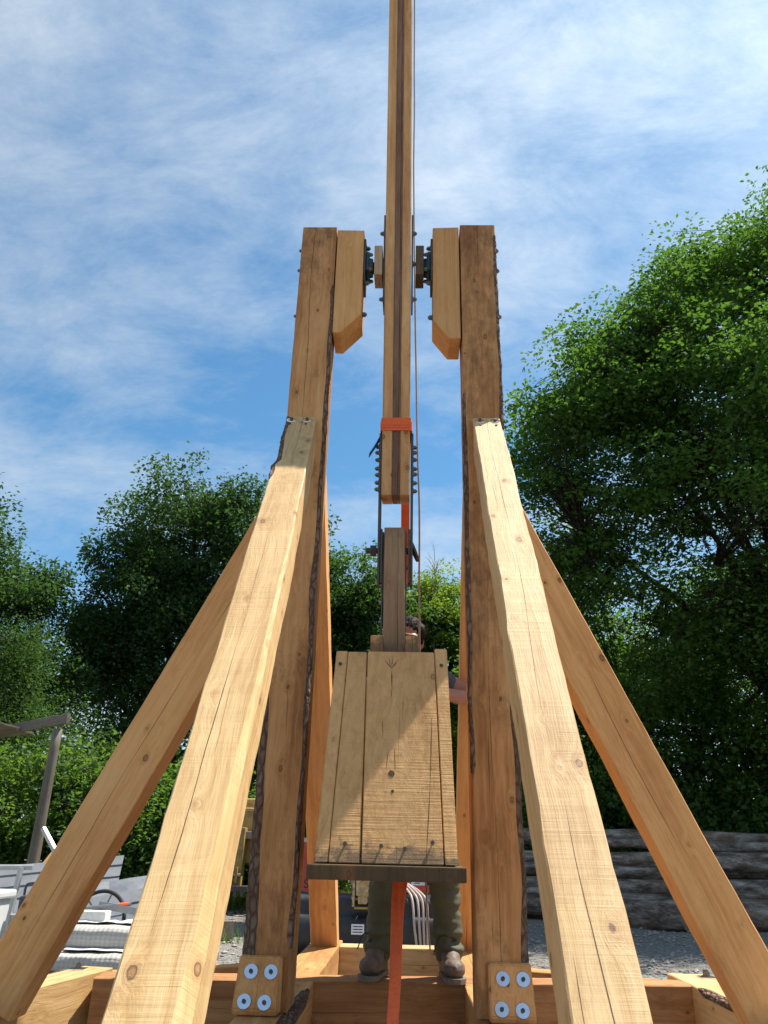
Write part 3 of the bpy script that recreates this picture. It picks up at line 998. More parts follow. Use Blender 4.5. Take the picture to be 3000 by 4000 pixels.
# the tail of the wrap runs down behind the arm to the box
ribbon('tail', [arm_pt(0.055, 0.100, -0.99), arm_pt(0.050, 0.112, -1.20), V(-0.024, 3.868, 2.56), V(-0.022, 3.872, 2.42), V(-0.006, 3.86, 2.30), V(-0.004, 3.85, 2.20)], (1, 0.1, 0), 0.046, 0.003, ORANGE, st, 10, lambda t: max(0.0, t - 0.62) * 3.6)
bl = ribbon('blue_tail', [arm_pt(-0.086, -0.03, -1.05), arm_pt(-0.108, -0.05, -1.10), arm_pt(-0.142, -0.07, -1.165)], (0.2, 0.8, 0.5), 0.042, 0.003, BLUE, st)
ls = empty('hold_down_strap', V(-0.06, 2.84, 0.03), 'twisted orange strap running from under the counterweight box to the ground', 'strap')
ribbon('strand', [V(-0.012, 3.30, 0.836), V(-0.022, 3.22, 0.70), V(-0.034, 3.10, 0.52), V(-0.046, 2.98, 0.34), V(-0.06, 2.84, 0.03)], (1, 0, 0), 0.040, 0.003, ORANGE, ls, 10, lambda t: 0.9 * sin(t * 5.0 + 0.4))
ribbon('strand', [V(-0.034, 3.32, 0.836), V(-0.036, 3.235, 0.70), V(-0.036, 3.115, 0.52), V(-0.042, 2.995, 0.34), V(-0.055, 2.86, 0.03)], (1, 0, 0), 0.040, 0.003, ORANGE, ls, 10, lambda t: -0.7 + 0.9 * sin(t * 4.0))
rp = curve([(-0.012, 3.10, 8.2), (0.000, 3.60, 5.9), (0.008, 3.75, 4.6), (0.036, 3.80, 3.1), (0.050, 3.85, 2.65), (0.058, 4.00, 1.92), (0.070, 4.06, 1.55), (0.092, 4.10, 0.90), (0.118, 4.7, 0.62), (0.145, 5.35, 0.42), (0.165, 5.85, 0.24), (0.18, 6.2, 0.02)], 14)
tag(tube_obj('pull_rope', [p + V(0.004 * nz(p.z * 2.1), 0, 0) for p in rp], 0.0052, ROPE, None, 8), 'thin tan rope hanging straight down beside the throwing arm', 'rope')
#PART3


# ================================================================== the person behind the box
SKIN = plain('skin', (0.38, 0.185, 0.125), 0.5, 0, 0.10, 14, (0.50, 0.17, 0.12), 0.35, 0.15, 200)
SHIRT = plain('slate_shirt', (0.085, 0.092, 0.115), 0.85, 0, 0.15, 12, None, 0, 0.5, 30)
TROUS = plain('olive_trousers', (0.088, 0.088, 0.050), 0.85, 0, 0.18, 7, (0.07, 0.065, 0.045), 0.5, 0.6, 24)
BOOTM = plain('dusty_boot_leather', (0.12, 0.082, 0.058), 0.6, 0, 0.35, 16, (0.22, 0.165, 0.12), 0.5, 0.5, 70)
SOLE = plain('boot_sole', (0.17, 0.145, 0.115), 0.85, 0, 0.2, 25)
HAIR = plain('dark_hair', (0.020, 0.015, 0.012), 0.6, 0, 0.4, 40, (0.06, 0.052, 0.048), 0.2, 0.6, 160, 0.1)
GLOVE = plain('dark_glove', (0.025, 0.025, 0.028), 0.7, 0, 0.3, 20)


def blob(name, parts, vox, mat, parent, base, smooth=5, wrinkle=0.0, wscale=0.05):
    """tapered capsules (p, r, q, r2) and ellipsoids (c, (rx, ry, rz), rot) fused into one continuous surface"""
    VS, FS = [], []
    b = Vector(base)
    S_, K_ = 18, 6
    for p in parts:
        rings = []
        if len(p) == 4:
            p0_, r0_, p1_, r1_ = Vector(p[0]) - b, p[1], Vector(p[2]) - b, p[3]
            Mx, L_ = frame(p0_, p1_, (0.31, 0.77, 0.41))
            for k in range(K_ + 1):
                a_ = -pi / 2 + pi / 2 * k / K_
                rings.append((r0_ * sin(a_), r0_ * cos(a_)))
            for k in range(K_ + 1):
                a_ = pi / 2 * k / K_
                rings.append((L_ + r1_ * sin(a_), r1_ * cos(a_)))
        else:
            Mx = Matrix.Translation(Vector(p[0]) - b) @ p[2].to_4x4() @ Matrix.Diagonal((*p[1], 1))
            for k in range(2 * K_ + 1):
                a_ = -pi / 2 + pi * k / (2 * K_)
                rings.append((sin(a_), cos(a_)))
        o_ = len(VS)
        rr_ = rings[1:-1]
        VS.append(Mx @ V(0, 0, rings[0][0]))
        for z_, r_ in rr_:
            VS += [Mx @ V(r_ * cos(2 * pi * q / S_), r_ * sin(2 * pi * q / S_), z_) for q in range(S_)]
        VS.append(Mx @ V(0, 0, rings[-1][0]))
        e_ = len(VS) - 1
        for q in range(S_):
            q2 = (q + 1) % S_
            FS.append((o_, o_ + 1 + q2, o_ + 1 + q))
            for i in range(len(rr_) - 1):
                x_ = o_ + 1 + i * S_
                FS.append((x_ + q, x_ + q2, x_ + S_ + q2, x_ + S_ + q))
            x_ = o_ + 1 + (len(rr_) - 1) * S_
            FS.append((x_ + q, x_ + q2, e_))
    me = bpy.data.meshes.new(name)
    me.from_pydata(VS, [], FS)
    me.update()
    tmp = bpy.data.objects.new(name, me)
    COL.objects.link(tmp)
    rm = tmp.modifiers.new('r', 'REMESH')
    rm.mode = 'VOXEL'
    rm.voxel_size = vox
    sm = tmp.modifiers.new('s', 'SMOOTH')
    sm.factor = 0.5
    sm.iterations = smooth
    dg = bpy.context.evaluated_depsgraph_get()
    out = bpy.data.meshes.new_from_object(tmp.evaluated_get(dg))
    tmp.modifiers.clear()
    tmp.data = out
    COL.objects.unlink(tmp)
    if wrinkle:
        nv = len(out.vertices)
        co, no = np.empty(nv * 3, np.float32), np.empty(nv * 3, np.float32)
        out.vertices.foreach_get('co', co)
        out.vertex_normals.foreach_get('vector', no)
        co, no = co.reshape(-1, 3), no.reshape(-1, 3)
        k = np.array([nz(x / wscale, y / wscale, z / wscale * 1.6) + 0.6 * nz(x / wscale * 0.7 + z / wscale * 1.6, y / wscale, z / wscale * 2.6) for x, y, z in co.tolist()], np.float32)
        out.vertices.foreach_set('co', (co + no * (wrinkle * k)[:, None]).reshape(-1))
        out.update()
    out.materials.clear()
    out.materials.append(mat)
    out.polygons.foreach_set('use_smooth', [True] * len(out.polygons))
    out.name = name
    return link(tmp, parent, Matrix.Translation(b))


PB = V(0.04, 4.30, 0.362)
person = empty('person', PB, 'person in slate shirt, olive trousers and work boots standing behind the counterweight box', 'person')
hipL, hipR = V(-0.055, 4.33, 1.22), V(0.135, 4.33, 1.22)
knL, knR = V(-0.105, 4.29, 0.86), V(0.185, 4.29, 0.86)
anL, anR = V(-0.135, 4.325, 0.455), V(0.212, 4.325, 0.455)
chest, belly, pelv = V(0.03, 4.31, 1.66), V(0.04, 4.33, 1.42), V(0.04, 4.335, 1.25)
shL, shR = V(-0.150, 4.31, 1.785), V(0.180, 4.31, 1.795)
elL, elR = V(-0.395, 4.33, 1.62), V(0.470, 4.32, 1.685)
wrL, wrR = V(-0.26, 4.07, 1.56), V(0.165, 4.10, 1.690)
HC = V(0.000, 4.285, 2.020)
HR = Matrix.Rotation(radians(16), 3, 'X') @ Matrix.Rotation(radians(8), 3, 'Y')      # looking down at the box


def hp(x, y, z):
    return HC + HR @ V(x, y, z)


I3 = Matrix.Identity(3)
bodyp = [(pelv, 0.12, belly, 0.11), (belly, 0.11, chest, 0.125), (chest, 0.115, V(0.02, 4.31, 1.77), 0.085),
         (shL, 0.052, shR, 0.052), (V(0.02, 4.31, 1.78), 0.06, HC + V(0, 0.02, -0.09), 0.055),
         (shL, 0.052, elL, 0.040), (shR, 0.056, elR, 0.047), (elL, 0.041, wrL, 0.028), (elR, 0.048, wrR, 0.032),
         (hipL, 0.075, knL, 0.052), (hipR, 0.075, knR, 0.052), (knL, 0.05, anL, 0.038), (knR, 0.05, anR, 0.038),
         (HC + V(0, 0.012, 0.015), (0.076, 0.094, 0.108), HR), (hp(0, -0.022, -0.060), (0.058, 0.066, 0.062), HR),
         (hp(0, -0.055, -0.098), (0.026, 0.022, 0.020), HR),                      # chin
         (hp(0, -0.088, 0.005), 0.010, hp(0, -0.112, -0.034), 0.014),             # nose
         (hp(-0.014, -0.096, -0.036), 0.009, hp(0.014, -0.096, -0.036), 0.009),
         (hp(-0.040, -0.074, 0.026), 0.012, hp(0.040, -0.074, 0.026), 0.012),     # brow
         (hp(-0.042, -0.070, -0.026), (0.024, 0.020, 0.022), HR), (hp(0.042, -0.070, -0.026), (0.024, 0.020, 0.022), HR),
         (hp(-0.018, -0.086, -0.066), 0.008, hp(0.018, -0.086, -0.066), 0.008),   # lips
         (hp(0.080, 0.012, -0.012), (0.010, 0.020, 0.032), HR), (hp(-0.080, 0.012, -0.012), (0.010, 0.020, 0.032), HR)]
body = blob('body', bodyp, 0.0065, SKIN, person, PB, 4)
EYEW = plain('eye_white', (0.75, 0.72, 0.70), 0.2, 0, 0.02)
for s_ in (-1, 1):
    c_ = hp(s_ * 0.031, -0.074, 0.004)
    bm = bmesh.new()
    bmesh.ops.create_uvsphere(bm, u_segments=12, v_segments=8, radius=0.0115)
    eye = bm_obj('eye', bm, EYEW, body, Matrix.Translation(c_), True)
    bm = bmesh.new()
    bmesh.ops.create_uvsphere(bm, u_segments=10, v_segments=6, radius=0.0055)
    bm_obj('iris', bm, RUB, body, Matrix.Translation(c_ + HR @ V(0, -0.0082, -0.002)), True)
    cyl_obj('eyebrow', hp(s_ * 0.014, -0.089, 0.028), hp(s_ * 0.050, -0.076, 0.030), 0.005, HAIR, body, r1=0.0035, seg=6)
# hair: cap plus strands
hairp = [(HC + HR @ V(0, 0.026, 0.038), (0.084, 0.094, 0.096), HR), (hp(-0.066, 0.010, 0.045), (0.024, 0.05, 0.055), HR), (hp(0.066, 0.010, 0.045), (0.024, 0.05, 0.055), HR),
         (hp(0, 0.07, -0.03), (0.066, 0.045, 0.065), HR), (hp(0.078, -0.010, 0.012), (0.008, 0.014, 0.034), HR), (hp(-0.078, -0.010, 0.012), (0.008, 0.014, 0.034), HR)]
hair = blob('hair', hairp, 0.007, HAIR, person, PB, 3, 0.004, 0.012)
rngh = np.random.default_rng(8)
hl = []
for k in range(260):
    d_ = rngh.normal(size=3)
    d_ /= np.linalg.norm(d_)
    if d_[2] < -0.25 or (d_[1] < -0.35 and d_[2] < 0.55): continue
    p = hp(0.080 * d_[0], 0.024 + 0.090 * d_[1], 0.040 + 0.090 * d_[2])
    t_ = Vector((d_[0], d_[1], -0.4 + rngh.normal() * 0.4))
    e = p + (HR @ (Vector(d_) * 0.012 + t_ * 0.022))
    hl.append(([p, p.lerp(e, 0.5) + HR @ (Vector(d_) * 0.006), e], [0.0022, 0.0020, 0.0006], 3))
st_ = tubes_mesh('hair_strands', hl, HAIR, hair, PB)
st_['kind'] = 'stuff'
shirtp = [(pelv + V(0, 0, 0.06), 0.137, belly, 0.132), (belly, 0.132, chest, 0.147), (chest, 0.136, V(0.02, 4.31, 1.765), 0.095), (shL, 0.066, shR, 0.066),
          (shL, 0.068, shL.lerp(elL, 0.30), 0.066), (shR, 0.066, shR.lerp(elR, 0.15), 0.064), (V(0.02, 4.31, 1.77), 0.07, V(0.015, 4.31, 1.845), 0.064)]
blob('shirt', shirtp, 0.009, SHIRT, person, PB, 4, 0.006, 0.05)
for nm, parts in (('trousers', [(pelv, 0.142, pelv + V(0, 0, 0.03), 0.142), (hipL, 0.098, knL, 0.080), (hipR, 0.098, knR, 0.080), (knL, 0.080, anL + V(0, 0, 0.02), 0.066), (knR, 0.080, anR + V(0, 0, 0.02), 0.066),
                                (anL + V(0.0, -0.01, 0.045), (0.074, 0.078, 0.030), I3), (anR + V(0.0, -0.01, 0.045), (0.076, 0.080, 0.030), I3), (anL + V(0.01, -0.01, 0.10), (0.076, 0.076, 0.022), I3), (anR + V(-0.01, -0.01, 0.105), (0.078, 0.078, 0.022), I3)]),):
    blob(nm, parts, 0.009, TROUS, person, PB, 3, 0.011, 0.075)
for an, yawd in ((anL, -14), (anR, 8)):
    RZ = Matrix.Rotation(radians(yawd), 3, 'Z')
    f_ = lambda x, y, z: V(an.x, an.y, 0.362) + RZ @ V(x, y, z)
    bt_ = blob('boot', [(f_(0, 0.0, 0.19), 0.055, f_(0, 0.005, 0.08), 0.052), (f_(0, 0.015, 0.065), 0.046, f_(0, -0.13, 0.052), 0.044), (f_(0, -0.135, 0.058), (0.052, 0.062, 0.046), RZ), (f_(0, -0.05, 0.10), 0.045, f_(0, -0.10, 0.07), 0.042), (f_(0, 0.02, 0.045), (0.046, 0.05, 0.045), RZ)], 0.007, BOOTM, person, PB, 3, 0.0018, 0.02)
    # sole with lugs
    out_ = [(0.036, 0.07), (0.044, 0.03), (0.040, -0.03), (0.050, -0.10), (0.054, -0.15), (0.042, -0.19), (0.016, -0.207), (-0.016, -0.207), (-0.042, -0.19), (-0.054, -0.15), (-0.050, -0.10), (-0.040, -0.03), (-0.044, 0.03), (-0.036, 0.07)]
    bm = bmesh.new()
    lo = [bm.verts.new(RZ @ V(x, y, 0.004)) for x, y in out_]
    up = [bm.verts.new(RZ @ V(x * 1.02, y, 0.026)) for x, y in out_]
    bm.faces.new(lo)
    bm.faces.new(up[::-1])
    for i in range(len(out_)):
        j = (i + 1) % len(out_)
        bm.faces.new((lo[j], lo[i], up[i], up[j]))
    bm_obj('sole', bm, SOLE, bt_, Matrix.Translation((an.x, an.y, 0.362)))
    lc = curve([f_(-0.02, -0.07, 0.135), f_(0.03, -0.075, 0.13), f_(-0.03, -0.07, 0.16), f_(0.03, -0.065, 0.17), f_(-0.05, -0.075, 0.19), f_(-0.085, -0.07, 0.12)], 5)
    tube_obj('lace', lc, 0.0032, RUB, bt_, 5)
# gloved hands laid flat on the back board of the box, fingers spread and bent
for wr, sgn in ((wrL, -1), (wrR, 1)):
    pm = V(wr.x - sgn * 0.075, 3.992, wr.z + 0.01)
    gp = [(wr, 0.033, wr.lerp(pm, 0.4), 0.031), (wr.lerp(pm, 0.45), 0.028, pm, 0.024), (pm + V(0, 0, 0.028), 0.018, pm + V(0, 0, -0.030), 0.018)]
    for k in range(4):
        L_ = (0.88, 1.0, 0.95, 0.76)[k]
        dz = 0.036 - k * 0.024
        a = pm + V(-sgn * 0.008, 0.0, dz)
        b = a + V(-sgn * 0.042 * L_, 0.010, dz * 0.35)
        c = b + V(-sgn * 0.036 * L_, -0.014, dz * 0.25)
        gp += [(a, 0.0115, b, 0.0105), (b, 0.0105, c, 0.009)]
    th0 = pm + V(sgn * 0.02, 0.004, 0.03)
    gp += [(th0, 0.014, th0 + V(-sgn * 0.02, 0.0, 0.035), 0.012), (th0 + V(-sgn * 0.02, 0.0, 0.035), 0.012, th0 + V(-sgn * 0.045, -0.006, 0.055), 0.0095)]
    blob('glove', gp, 0.005, GLOVE, person, PB, 2)


# ================================================================== trees and shrubs
LEAF_BEECH = leafmat('beech_leaf', (0.030, 0.080, 0.016), (0.078, 0.152, 0.027), (0.105, 0.22, 0.022))
LEAF_HORN = leafmat('hornbeam_leaf', (0.034, 0.088, 0.020), (0.088, 0.168, 0.034), (0.12, 0.25, 0.025))
LEAF_OAK = leafmat('oak_leaf', (0.020, 0.052, 0.017), (0.050, 0.095, 0.026), (0.065, 0.14, 0.022))
LEAF_MAPLE = leafmat('maple_leaf', (0.020, 0.056, 0.014), (0.054, 0.108, 0.023), (0.08, 0.17, 0.018))
LEAF_LIME = leafmat('lime_leaf', (0.070, 0.135, 0.018), (0.140, 0.220, 0.028), (0.26, 0.39, 0.03))
LEAF_SHRUB = leafmat('shrub_leaf', (0.026, 0.070, 0.013), (0.085, 0.155, 0.026), (0.15, 0.27, 0.026))


def leaf_mesh(name, pts, nrm_bias, L, rng, mat, parent, base, out=None, wid=0.30, tintb=None):
    """one mesh of single leaves at pts (numpy n x 3)"""
    n = len(pts)
    nr = rng.normal(size=(n, 3)) * nrm_bias
    nr[:, 2] += 1.0
    nr /= np.linalg.norm(nr, axis=1)[:, None]
    ax = rng.normal(size=(n, 3))
    if out is not None: ax = ax * 0.55 + out
    ax[:, 2] -= 0.25
    ax -= nr * np.sum(ax * nr, axis=1)[:, None]
    ax /= np.linalg.norm(ax, axis=1)[:, None] + 1e-9
    bx = np.cross(nr, ax)
    sz = L * rng.uniform(0.65, 1.25, size=(n, 1))
    v = np.empty((n, 4, 3))
    b = pts - np.array(base)[None]
    v[:, 0] = b
    v[:, 1] = b + ax * sz * 0.48 + bx * sz * wid + nr * sz * 0.07
    v[:, 2] = b + ax * sz - nr * sz * 0.10
    v[:, 3] = b + ax * sz * 0.48 - bx * sz * wid + nr * sz * 0.07
    me = bpy.data.meshes.new(name)
    me.vertices.add(n * 4)
    me.vertices.foreach_set('co', v.reshape(-1).astype(np.float32))
    me.loops.add(n * 4)
    me.loops.foreach_set('vertex_index', np.arange(n * 4, dtype=np.int32))
    me.polygons.add(n)
    me.polygons.foreach_set('loop_start', np.arange(0, n * 4, 4, dtype=np.int32))
    me.polygons.foreach_set('loop_total', np.full(n, 4, dtype=np.int32))
    me.update(calc_edges=True)
    at = me.attributes.new('tint', 'FLOAT', 'FACE')
    tv = rng.uniform(0, 1, n)
    if tintb is not None: tv = np.clip(tv * 0.4 + tintb * 0.6, 0, 1)
    at.data.foreach_set('value', tv.astype(np.float32))
    me.materials.append(mat)
    o = bpy.data.objects.new(name, me)
    return link(o, parent, Matrix.Translation(base))


def tree(name, label, cat, base, trunk_r, ells, ncl, lpc, leaf, crad, flat, mat, seed, group=None, shell=2.2, droop=0.25, bias=0.55, limbs=12, lean=(0, 0), trunk_top=None, low=0.4, wid=0.30, bough=9, spread=1.15):
    rng = np.random.default_rng(seed)
    base = Vector(base)
    root = empty(name, base, label, cat, group)
    E_ = np.array(ells, float)
    vol = E_[:, 3] * E_[:, 4] * E_[:, 5]
    nb = max(6, int(ncl / bough))
    wv_ = vol ** 0.6
    idx = rng.choice(len(E_), size=nb, p=wv_ / wv_.sum())
    d = rng.normal(size=(nb, 3))
    d /= np.linalg.norm(d, axis=1)[:, None]
    rr = rng.uniform(0, 1, nb) ** (1 / (shell + 1))
    bump = 1 + 0.10 * np.sin(d[:, 0] * 7 + seed) * np.cos(d[:, 2] * 6 + seed * 2)
    bc = E_[idx, :3] + d * (rr * bump)[:, None] * E_[idx, 3:6]
    bi = rng.integers(0, nb, ncl)
    bs = np.repeat(rng.uniform(0.7, 1.4, nb)[:, None], 3, 1) * np.array([crad * spread, crad * spread, crad * (0.28 + flat)])
    cc = bc[bi] + np.clip(rng.normal(size=(ncl, 3)), -1.4, 1.4) * bs[bi]
    cc = cc[cc[:, 2] > base.z + low]
    ncl = len(cc)
    # leaf sprays
    n = ncl * lpc
    ci = np.repeat(np.arange(ncl), lpc)
    ang = rng.uniform(0, 2 * pi, n)
    rad = np.sqrt(rng.uniform(0, 1, n)) * crad * np.repeat(rng.uniform(0.6, 1.35, ncl), lpc)
    off = np.stack([np.cos(ang) * rad, np.sin(ang) * rad, -droop * rad ** 2 / crad + rng.normal(size=n) * crad * flat], 1)
    tilt = rng.normal(size=(ncl, 2)) * 0.35
    off[:, 2] += off[:, 0] * tilt[ci, 0] + off[:, 1] * tilt[ci, 1]
    out = np.stack([np.cos(ang), np.sin(ang), np.zeros(n)], 1)
    tb = np.repeat(rng.uniform(0, 1, ncl), lpc)
    leaf_mesh('crown', cc[ci] + off, bias, leaf, rng, mat, root, base, out, wid, tb)
    # trunk, limbs, twigs
    top = Vector(trunk_top) if trunk_top else Vector((E_[:, 0].mean(), E_[:, 1].mean(), (E_[:, 2] + E_[:, 5] * 0.1).max()))
    H_ = (top - base).length
    tp = []
    for i in range(9):
        t = i / 8
        p = base.lerp(top, t) + V(nz(t * 3, seed), nz(t * 3, seed + 9), 0) * 0.05 * H_ * t
        if i == 0: p.z -= 0.15
        tp.append(p)
    lines = [(tp, [trunk_r * (1.35 if i == 0 else 1 - 0.85 * i / 8) for i in range(9)], 10)]
    nodes = [(p, trunk_r * (1 - 0.85 * i / 8)) for i, p in enumerate(tp) if i > 1]
    pick = rng.choice(ncl, size=min(limbs, ncl), replace=False)
    for k in pick:
        tgt = Vector(cc[k])
        h = min(max((tgt.z - base.z) * 0.55, 0.25 * H_), 0.9 * H_)
        j = min(int(h / H_ * 8), 7)
        st_ = tp[j].lerp(tp[j + 1], h / H_ * 8 - j if h / H_ * 8 - j < 1 else 0.5)
        mid = st_.lerp(tgt, 0.5) + V(0, 0, 0.06 * (tgt - st_).length)
        c_ = curve([st_, mid, tgt], 5)
        r0 = trunk_r * 0.34 * (1 - 0.5 * h / H_)
        lines.append((c_, [max(r0 * (1 - 0.88 * i / (len(c_) - 1)), 0.008) for i in range(len(c_))], 6))
        nodes += [(p, r0 * 0.5) for p in c_[1:]]
    NP = np.array([tuple(p) for p, r in nodes])
    for k in range(ncl):
        dd = np.linalg.norm(NP - cc[k], axis=1)
        j = int(np.argmin(dd))
        if dd[j] < 0.15: continue
        a, b = Vector(NP[j]), Vector(cc[k])
        m_ = a.lerp(b, 0.55) + V(0, 0, 0.08 * dd[j])
        lines.append(([a, m_, b], [min(0.02, 0.006 + dd[j] * 0.006), 0.008, 0.004], 3))
    tubes_mesh('trunk', lines, TRUNK, root, base)
    return root


# the big beech on the right
tree('beech_tree', 'huge bright beech filling the right side behind the log pile', 'tree', (7.2, 15.5, 0.0), 0.34,
     [(4.0, 13.4, 8.0, 2.2, 2.0, 1.7), (5.4, 13.6, 9.6, 2.2, 2.0, 1.9), (7.0, 14.0, 11.4, 2.4, 2.2, 2.4), (9.2, 14.5, 12.0, 3.0, 2.4, 3.4), (3.2, 12.9, 8.0, 1.0, 1.0, 1.2),
      (4.4, 13.6, 5.6, 2.3, 2.0, 2.0), (7.0, 14.0, 7.2, 2.8, 2.3, 2.8), (9.6, 14.0, 7.0, 2.8, 2.4, 3.0), (6.4, 13.8, 3.6, 2.4, 1.8, 1.6), (9.0, 13.8, 3.4, 2.4, 1.8, 1.6), (3.2, 13.4, 6.0, 1.1, 1.1, 1.4), (3.2, 12.9, 8.6, 0.8, 0.9, 0.9), (3.7, 12.9, 9.4, 0.8, 0.9, 0.8), (3.2, 12.9, 7.4, 0.8, 0.9, 0.9), (5.0, 13.1, 10.6, 0.9, 0.9, 0.8), (6.9, 13.2, 12.7, 1.0, 1.0, 0.9), (8.1, 13.2, 13.7, 1.1, 1.0, 1.0), (6.0, 13.2, 11.6, 0.9, 0.9, 0.8), (4.3, 13.2, 9.9, 1.2, 1.1, 1.1), (7.2, 11.2, 8.8, 2.2, 1.7, 2.0), (6.0, 11.4, 6.9, 1.6, 1.4, 1.3), (9.4, 11.4, 8.0, 2.4, 1.8, 2.8), (7.6, 11.4, 5.4, 1.8, 1.5, 1.3)],
     3500, 60, 0.100, 0.50, 0.10, LEAF_BEECH, 11, None, 2.0, 0.30, 0.50, 30, trunk_top=(7.4, 14.2, 10.2), spread=0.8)
tree('hornbeam_tree', 'dark low spreading hornbeam directly behind the stacked logs', 'tree', (5.2, 17.5, 0.0), 0.22,
     [(3.4, 16.4, 4.6, 1.9, 1.6, 2.2), (5.4, 16.6, 4.0, 2.6, 1.8, 2.8), (8.2, 16.8, 4.2, 3.0, 1.8, 3.0), (3.2, 16.4, 2.4, 1.7, 1.4, 1.7), (6.2, 16.0, 1.9, 2.4, 1.2, 1.5), (11.4, 16.8, 4.5, 2.6, 1.8, 3.2), (9.4, 16.2, 1.8, 2.0, 1.2, 1.5)],
     1500, 56, 0.11, 0.52, 0.13, LEAF_HORN, 12, None, 1.6, 0.3, 0.6, 20)
tree('beech_tree', 'slim young beech at the far right edge behind the big beech', 'tree', (13.2, 20.5, 0.0), 0.26,
     [(12.4, 20, 8.6, 3.4, 2.4, 5.0), (10.4, 20.4, 5.0, 3.0, 2.2, 4.2), (5.6, 21.5, 5.4, 3.0, 2.0, 4.6)],
     900, 50, 0.13, 0.62, 0.14, LEAF_OAK, 13, None, 1.6, 0.3, 0.6, 14)
for x_, y_, r_, h_, lab, sd_ in ((3.2, 15.6, 1.4, 3.0, 'dark shaded bush behind the left end of the log stack', 71), (5.2, 15.4, 1.5, 2.6, 'dark shaded bush behind the middle of the log stack', 72), (7.3, 15.2, 1.5, 2.8, 'dark shaded bush behind the right end of the log stack', 73), (9.6, 15.0, 1.6, 3.0, 'dark bush at the right edge under the big beech', 74)):
    tree('bush', lab, 'shrub', (x_, y_, 0.0), 0.06,
         [(x_, y_, h_ * 0.55, r_ * 0.8, r_ * 0.7, h_ * 0.55), (x_ - r_ * 0.5, y_ - 0.2, h_ * 0.42, r_ * 0.6, r_ * 0.55, h_ * 0.45), (x_ + r_ * 0.5, y_, h_ * 0.45, r_ * 0.6, r_ * 0.55, h_ * 0.48)],
         300, 60, 0.115, 0.36, 0.40, LEAF_HORN, sd_, 'dark bushes behind the log stack', 1.6, 0.1, 0.8, 14, low=0.12)
# far wood closing the horizon
rngw = np.random.default_rng(77)
nw = 9000
th_ = rngw.uniform(radians(20), radians(160), nw)
rw = rngw.uniform(34, 44, nw)
hw_ = 5.5 + 2.0 * np.sin(th_ * 9) + 1.2 * np.sin(th_ * 23 + 1)
cw_ = np.stack([np.cos(th_) * rw, np.sin(th_) * rw, rngw.uniform(0, 1, nw) ** 0.8 * hw_], 1)
pw = np.repeat(cw_, 9, 0) + rngw.normal(size=(nw * 9, 3)) * np.array([0.5, 0.5, 0.35])
lw = leaf_mesh('far_wood', pw, 0.8, 0.34, rngw, LEAF_OAK, None, (0, 38, 0), None, 0.4)
tag(lw, 'distant belt of dark woodland closing the yard', 'woodland', None, 'stuff')
# left oak
tree('oak_tree', 'dark round crowned oak between the left edge tree and the left upright', 'tree', (-6.8, 22.5, 0.0), 0.34,
     [(-6.9, 22, 9.5, 2.3, 2.0, 2.4), (-8.4, 22, 7.9, 1.5, 1.8, 1.9), (-5.2, 22, 8.9, 1.9, 1.9, 2.3), (-4.4, 22.4, 6.4, 1.8, 1.8, 2.6), (-7.2, 22, 6.4, 2.5, 2.0, 2.4), (-6.0, 22, 4.2, 2.6, 1.8, 2.2), (-8.6, 22, 5.8, 0.9, 1.2, 1.4)],
     1750, 60, 0.125, 0.40, 0.42, LEAF_OAK, 21, None, 2.2, 0.1, 0.85, 22)
# left edge
tree('maple_tree', 'tall leafy maple cut off by the left edge of the picture', 'tree', (-12.2, 19.5, 0.0), 0.30,
     [(-12.6, 19, 7.9, 2.2, 2.0, 2.2), (-10.6, 19, 6.7, 1.5, 1.4, 1.0), (-11.6, 19, 5.4, 2.4, 1.9, 1.6), (-10.4, 18.8, 4.2, 1.9, 1.6, 1.4), (-14.0, 19.5, 6.0, 2.4, 2.0, 3.2)],
     1150, 58, 0.125, 0.40, 0.36, LEAF_OAK, 31, None, 2.2, 0.15, 0.75, 16)
tree('ash_tree', 'smaller green tree filling the gap beneath the oak and the maple', 'tree', (-9.4, 25.5, 0.0), 0.18,
     [(-9.0, 25, 5.6, 2.0, 1.6, 1.7), (-10.8, 25, 4.2, 2.4, 1.6, 2.4), (-6.4, 26, 3.6, 3.4, 1.6, 2.6), (-2.5, 27, 3.8, 3.0, 1.6, 3.4)],
     850, 46, 0.14, 0.50, 0.35, LEAF_MAPLE, 33, None, 2.0, 0.15, 0.75, 10)
# middle
tree('maple_tree', 'dark leafy tree seen through the frame left of the hanging post', 'tree', (-2.4, 24.8, 0.0), 0.26,
     [(-2.2, 24, 7.6, 1.8, 1.7, 2.4), (-3.6, 24.2, 7.0, 1.4, 1.6, 2.3), (-1.0, 24, 7.0, 1.3, 1.5, 2.3), (-2.2, 24, 4.2, 2.4, 1.7, 2.4)],
     1450, 56, 0.125, 0.38, 0.34, LEAF_MAPLE, 41, None, 2.0, 0.15, 0.75, 16)
tree('lime_tree', 'yellow green tree seen through the frame right of the hanging post', 'tree', (1.2, 27.8, 0.0), 0.26,
     [(1.6, 27, 8.3, 1.1, 1.5, 1.9), (0.3, 27, 8.4, 0.75, 1.2, 1.7), (1.2, 27, 6.0, 2.0, 1.6, 2.4), (2.8, 27.2, 6.4, 1.6, 1.6, 2.6), (1.4, 27, 3.6, 2.6, 1.6, 2.2)],
     1700, 54, 0.125, 0.36, 0.28, LEAF_LIME, 42, None, 2.0, 0.2, 0.65, 16)
